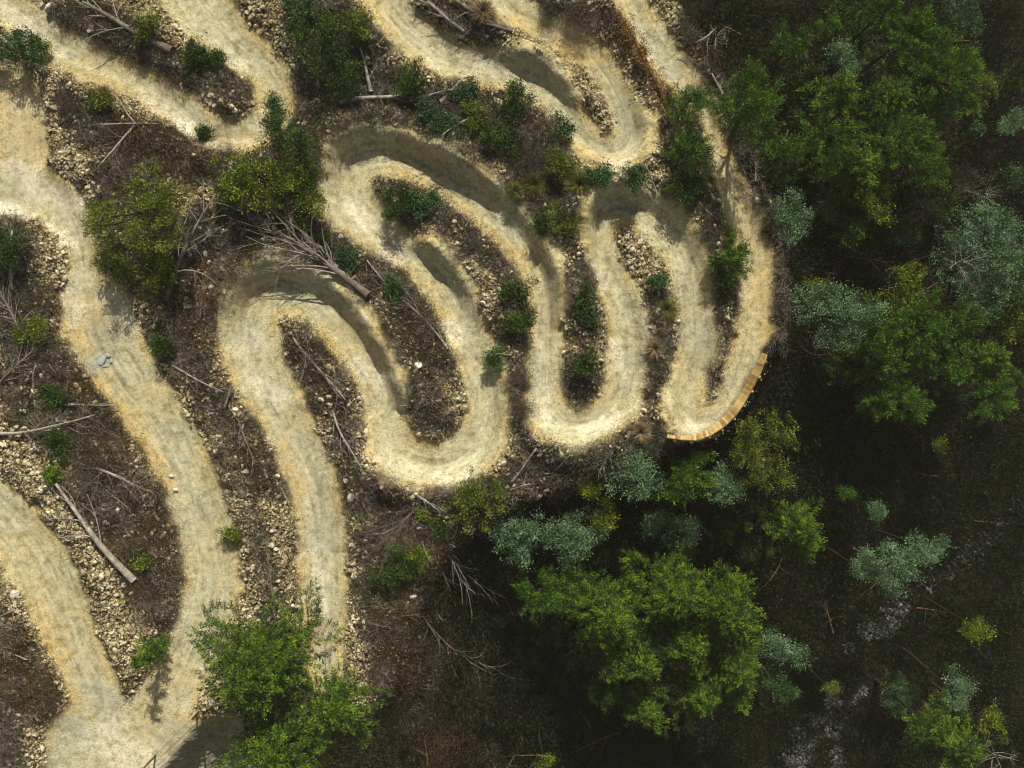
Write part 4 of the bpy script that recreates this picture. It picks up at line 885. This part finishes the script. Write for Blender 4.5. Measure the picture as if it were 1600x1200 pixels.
RM = [rock_mesh(.65, 'rock') for _ in range(12)]
def rubble_w(x, y):
    e = samp(EN, x, y); h = samp(HEATH, x, y)
    band = ss(-2, 6, e) * (.35 + .65 * (1 - ss(25, 60, e))); return band * (1 - .66 * h) * (rimw(x, y) < np.where(x > 1020, -.15, .8))
rp = pick(300, lambda x, y: rubble_w(x, y) * (fbm(x / 30, y / 30, 2) > .48))
for i, q in enumerate(place(rp)):
    s = .075 + .11 * rng.uniform() ** 2; o = link('rock', RM[i % 12], ROCK, None, (q[0], q[1], q[2] + s * .2)); o.scale = (s, s, s); o.rotation_euler = (rng.normal() * .2, rng.normal() * .2, rng.uniform(0, 6.28))
    tag(o, 'pale angular rock lying in the rubble bordering the track', 'rock', 'loose rocks in the rubble beside the track')
def scatter_stones(P, smin, smax, name, label, mat, pw=2.5):
    Q = place(P); n = len(Q); s = smin + (smax - smin) * rng.uniform(0, 1, n) ** pw
    var = []
    for _ in range(8):
        V = IV1.copy() * (1 + rng.normal(size=(len(IV1), 1)) * .22) * np.array([1, .75, .6]); var.append(V)
    var = np.array(var); vi = rng.integers(0, 8, n); a = rng.uniform(0, 6.283, n); c, si = np.cos(a), np.sin(a)
    V = var[vi] * s[:, None, None]; x = V[..., 0] * c[:, None] - V[..., 1] * si[:, None]; y = V[..., 0] * si[:, None] + V[..., 1] * c[:, None]
    V = np.stack([x, y, V[..., 2] + (s * .25)[:, None]], -1) + Q[:, None, :]
    k = len(IV1); F = (IF1[None] + (np.arange(n) * k)[:, None, None]).reshape(-1, 3)
    o = link(name, fastmesh(name, V.reshape(-1, 3), F, {'v': np.repeat(np.clip(rng.normal(.45, .45, n), 0, 1.2), k)}), mat); tag(o, label, 'gravel', kind='stuff')
scatter_stones(pick(30000, lambda x, y: rubble_w(x, y) * (.25 + .75 * ss(.42, .62, fbm(x / 26 + 4, y / 26, 3)))), .022, .10, 'gravel', 'loose pale gravel and rubble bordering the dirt track', ROCK)
scatter_stones(pick(2200, lambda x, y: (rubble_w(x, y) + .15 * samp(HEATH, x, y)) * ss(.48, .62, fbm(x / 36 + 50, y / 36, 3)) * (rimw(x, y) < .8)), .07, .17, 'broken_rock', 'broken rock heaped in uneven piles beside the track', ROCK)
scatter_stones(pick(15000, lambda x, y: samp(TRAIL, x, y) * (.10 + .9 * ss(-22, -4, samp(E, x, y)))), .010, .05, 'loose_pebbles', 'loose pebbles strewn over the bare dirt of the track', ROCK, 3)
def creek_w(x, y):
    w = 0
    for x1, y1, x2, y2, r in ((1215, 1230, 1290, 1105, 22), (1290, 1105, 1320, 1060, 10), (1340, 1010, 1400, 960, 20), (1310, 1130, 1350, 1080, 8), (1430, 930, 1500, 880, 12), (1500, 880, 1600, 790, 16), (1300, 1150, 1310, 1200, 10)):
        dx, dy = x2 - x1, y2 - y1; t = np.clip(((x - x1) * dx + (y - y1) * dy) / (dx * dx + dy * dy), 0, 1)
        w = np.maximum(w, 1 - ss(r * .3, r * 1.4, np.hypot(x - x1 - t * dx, y - y1 - t * dy)))
    return w * ss(.40, .56, fbm(x / 18, y / 18, 3)) * (1 - .75 * ss(1400, 1440, x))
scatter_stones(pick(5000, creek_w, (1180, 750), (1600, 1220)), .035, .14, 'creek_gravel', 'grey stones and gravel of the creek bed deep in the ravine', CREEK)

# ------------------------------------------------------------------ ground cover: heath tufts, twig litter, forest undergrowth
def groundcover(P, n, name, label, mat, h, L, wd, vv, jit=.8, cat='heath', sp=.11):
    Q = place(P); K = len(Q); hh = h * rng.uniform(.4, 1.2, K)
    off = rng.normal(size=(K, n, 3)) * np.array([sp, sp, 0]) * (.6 + hh[:, None, None] / h); off[..., 2] = rng.uniform(0, 1, (K, n)) * hh[:, None]
    d = unit(off * np.array([1, 1, .5]) * 4 + rng.normal(size=(K, n, 3)) * jit * .5 + np.array([0, 0, .4]))
    V, F, A = leaves((Q[:, None, :] + off).reshape(-1, 3), d.reshape(-1, 3), L * rng.uniform(.6, 1.3, K * n), wd, np.clip(np.repeat(vv, n) + rng.normal(size=K * n) * .14, 0, 1), rng.uniform(0, 1, K * n))
    o = link(name, fastmesh(name, V, F, A), mat); tag(o, label, cat, kind='stuff')
HM = leafmat('heath_leaves', (.018, .013, .009), (.065, .050, .034), (.16, .13, .09), None)
HR = leafmat('rusty_heath_leaves', (.022, .012, .005), (.07, .042, .016), (.17, .10, .035), None)
HG = leafmat('green_heath_leaves', (.02, .03, .008), (.055, .07, .018), (.12, .14, .04), None)
P = pick(34000, lambda x, y: (samp(HEATH, x, y) + .22 * rubble_w(x, y)) * (1 - .8 * samp(RUST, x, y)) * (rimw(x, y) < 5))
groundcover(P, 12, 'heath', 'low brown heath and dry scrub covering the ground between the track loops', HM, .22, .13, .022, np.clip(fbm(P[:, 0] / 25, P[:, 1] / 25, 3), 0, 1))
P = pick(5200, lambda x, y: (samp(HEATH, x, y) + .12 * rubble_w(x, y)) * ss(.5, .6, fbm(x / 17 + 33, y / 17, 3)) * (rimw(x, y) < 8))
groundcover(P, 16, 'dry_scrub', 'tangled leafless scrub standing in the heath between the track loops', LM['twiggy'], .55, .30, .011, rng.uniform(.1, .8, len(P)), jit=1.1, cat='scrub', sp=.15)
P = pick(13000, lambda x, y: samp(RUST, x, y) * ss(-4, 6, samp(EN, x, y)) * (rimw(x, y) < 16))
groundcover(P, 12, 'rusty_heath', 'low rust brown heath on the shaded sides of the track islands', HR, .25, .12, .024, np.clip(fbm(P[:, 0] / 22, P[:, 1] / 22, 3), 0, 1))
P = pick(7000, lambda x, y: samp(HEATH, x, y) * ss(.52, .62, fbm(x / 34 + 20, y / 34, 3)) * (rimw(x, y) < 5))
groundcover(P, 12, 'green_ground_cover', 'patches of low green plants growing through the brown heath', HG, .22, .12, .03, np.full(len(P), .55))
UG = leafmat('undergrowth', (.004, .006, .003), (.009, .012, .006), (.035, .05, .018), None)  # leaf colours near black, shade of the ravine painted in
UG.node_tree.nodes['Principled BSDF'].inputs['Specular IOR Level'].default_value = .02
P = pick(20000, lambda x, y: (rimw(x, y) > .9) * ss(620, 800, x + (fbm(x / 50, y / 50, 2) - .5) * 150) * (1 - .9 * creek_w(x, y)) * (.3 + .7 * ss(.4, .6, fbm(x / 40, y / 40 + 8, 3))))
groundcover(P, 12, 'undergrowth', 'ferny undergrowth coloured near black for the shaded floor of the ravine', UG, 1.0, .22, .07, rng.uniform(.1, .9, len(P)), cat='undergrowth', sp=.24)
def twigs(P, name, label, mat):
    Q = place(P); n = len(Q); a = rng.uniform(0, 6.283, n); L = rng.uniform(.12, .65, n) * rng.uniform(.5, 1, n); d = np.stack([np.cos(a), np.sin(a), rng.normal(0, .18, n)], -1) * L[:, None] / 2
    Q = Q + np.array([0, 0, .1]) * rng.uniform(.3, 2.2, (n, 1)); s = unit(np.cross(d, [0, 0, 1.])) * .0065; u = np.array([0, 0, .010])
    V = np.stack([Q - d - s, Q - d + s, Q - d + u, Q + d - s * .6, Q + d + s * .6, Q + d + u * .6], 1).reshape(-1, 3)
    f = np.array([[0, 1, 4, 3], [1, 2, 5, 4], [2, 0, 3, 5]]); F = (f[None] + (np.arange(n) * 6)[:, None, None]).reshape(-1, 4)
    o = link(name, fastmesh(name, V, F, {}), mat); tag(o, label, 'twigs', kind='stuff')
twigs(pick(26000, lambda x, y: samp(HEATH, x, y) * (.2 + ss(.45, .6, fbm(x / 24 + 70, y / 24, 3))) * (rimw(x, y) < 3)), 'twig_litter', 'litter of bleached twigs over the brown heath', TWIGW)

# ------------------------------------------------------------------ curved wooden berm wall
def woodmat():
    m, nt, b = nodemat('sawn_timber'); tc = N(nt, 'ShaderNodeTexCoord'); oi = N(nt, 'ShaderNodeObjectInfo').outputs['Random']
    mp = N(nt, 'ShaderNodeMapping'); mp.inputs['Scale'].default_value = (1, 12, 12); nt.links.new(tc.outputs['Object'], mp.inputs['Vector'])
    n1 = noise(nt, mp.outputs[0], 4, 4)
    c = ramp(nt, mathn(nt, 'ADD', mathn(nt, 'MULTIPLY', n1, .6), mathn(nt, 'MULTIPLY', oi, .4)), [(.25, (.16, .10, .04)), (.5, (.38, .26, .10)), (.75, (.54, .41, .20))])
    nt.links.new(c, b.inputs['Base Color']); b.inputs['Roughness'].default_value = .7; return m
WOOD = woodmat()
def box_between(name, p0, p1, w, t, mat, parent, upv):
    p0 = Vector(p0); p1 = Vector(p1); x = (p1 - p0); L = x.length; x.normalize(); y = Vector(upv).cross(x).normalized(); zz = x.cross(y)
    c = []
    e = .006
    for sx in (0, L):
        for sy, sz in ((-w/2, -t/2+e), (-w/2+e, -t/2), (w/2-e, -t/2), (w/2, -t/2+e), (w/2, t/2-e), (w/2-e, t/2), (-w/2+e, t/2), (-w/2, t/2-e)): c.append((sx, sy, sz))
    faces = [(i, (i + 1) % 8, 8 + (i + 1) % 8, 8 + i) for i in range(8)] + [tuple(range(7, -1, -1)), tuple(range(8, 16))]
    me = bpy.data.meshes.new(name); me.from_pydata(c, [], faces); me.materials.append(mat)
    o = bpy.data.objects.new(name, me); COL.objects.link(o); o.parent = parent
    o.matrix_local = Matrix((x, y, zz)).transposed().to_4x4() @ Matrix.Translation((0, 0, 0)); o.location = p0
    return o
OUT = np.array([(1198, 556), (1190, 578), (1178, 602), (1165, 627), (1151, 648), (1133, 666), (1110, 681), (1088, 688), (1066, 687), (1044, 684)], float)
seg = np.r_[0, np.cumsum(np.hypot(*np.diff(OUT, axis=0).T))]; NP = 54
sv = np.linspace(0, seg[-1], NP); ox = np.interp(sv, seg, OUT[:, 0]); oy = np.interp(sv, seg, OUT[:, 1])
tx = np.gradient(ox); ty = np.gradient(oy); tl = np.hypot(tx, ty); nxn, nyn = ty / tl, -tx / tl      # towards the track
if (nxn[20] * (1100 - ox[20]) + nyn[20] * (600 - oy[20])) < 0: nxn, nyn = -nxn, -nyn
X0, Y0, z0 = gz(1140, 650); wall = empty('wooden_berm_wall', (X0, Y0, z0)); tag(wall, 'curved wall of orange timber planks holding up the outside of the last hairpin', 'retaining wall')
pitch = seg[-1] / (NP - 1) / PM
tops = []
for i in range(NP):
    wpx_ = 12.5 * (1 - .62 * ss(.55, .95, i / NP)) * (.7 + .3 * ss(0, .15, i / NP))
    ix, iy = ox[i] + nxn[i] * wpx_, oy[i] + nyn[i] * wpx_
    xi, yi, zi = gz(ix, iy); zt = zi + .62; xo, yo = W(ox[i], oy[i], zt); tops.append((xo, yo, zt))
    inn = Vector((nxn[i], -nyn[i], .5))
    box_between('plank', (xi - X0, yi - Y0, zi + .03 - z0), (xo - X0, yo - Y0, zt + rng.normal() * .008 - z0), pitch * .93, .04, WOOD, wall, inn)
for i in range(2, NP, 6):
    xo, yo, zt = tops[i]; a = Vector((xo - nxn[i] * .10, yo + nyn[i] * .10, 0)); zb = float(ground(np.array([a.x]), np.array([a.y]), micro=False)[0])
    box_between('support_post', (a.x - X0, a.y - Y0, zb - .3 - z0), (a.x - X0, a.y - Y0, zt - .12 - z0), .12, .12, WOOD, wall, (0, 1, 0))
for i in range(0, NP - 6, 6):
    a, b = tops[i], tops[i + 6]; q = lambda p, j: (p[0] - nxn[j] * .05 - X0, p[1] + nyn[j] * .05 - Y0, p[2] - .22 - z0)
    box_between('rail', q(a, i), q(b, i + 6), .09, .04, WOOD, wall, (0, 0, 1))

# ------------------------------------------------------------------ wire fence with timber posts at the bottom left
fp = [(222, 1204), (243, 1180), (308, 1112)]
F3 = [gz(*p) for p in fp]; fx, fy, fz = F3[1]; fen = empty('wire_fence', (fx, fy, fz)); tag(fen, 'light wire fence with wooden posts at the foot of the long left track', 'fence')
for i, (x, y, zz_) in enumerate(F3):
    box_between('post', (x - fx, y - fy, zz_ - .2 - fz), (x - fx + .02, y - fy, zz_ + 1.05 - fz), .09, .09, WOOD if i == 2 else BROWNDEAD, fen, (0, 1, 0))
box_between('rail', (F3[0][0] - fx, F3[0][1] - fy, F3[0][2] + .95 - fz), (.06, .04, .98), .1, .05, BROWNDEAD, fen, (0, 0, 1))
for h in (.35, .65, .95):
    tb = Tubes(); a = np.array([0, 0, h]); b = np.array([F3[2][0] - fx, F3[2][1] - fy, F3[2][2] - fz + h]); tb.add(wob(a, b, 6, .002, -.03), [.012] * 6, 5); link('wire', tb.mesh('wire'), DEADWOOD, fen)
# ------------------------------------------------------------------ faint volume box, added only to lift the blacks
hz = bpy.data.meshes.new('black_lift_haze'); hx, hy, h0, h1 = 440, 440, -30, 60
hz.from_pydata([(sx * hx, sy * hy, z) for z in (h0, h1) for sx, sy in ((-1, -1), (1, -1), (1, 1), (-1, 1))], [], [(3, 2, 1, 0), (4, 5, 6, 7), (0, 1, 5, 4), (1, 2, 6, 5), (2, 3, 7, 6), (3, 0, 4, 7)])
hm = bpy.data.materials.new('black_lift_haze'); hm.use_nodes = True; hn = hm.node_tree; hn.nodes.remove(hn.nodes['Principled BSDF'])
pv = hn.nodes.new('ShaderNodeVolumePrincipled'); pv.inputs['Density'].default_value = .00029; pv.inputs['Color'].default_value = (1, .98, .80, 1)
hn.links.new(pv.outputs[0], hn.nodes['Material Output'].inputs['Volume'])
ho = link('black_lift_haze', hz, hm); tag(ho, None, None, kind='stuff')
print('objects', len(bpy.data.objects), 'polys', sum(len(o.data.polygons) for o in bpy.data.objects if o.type == 'MESH'))
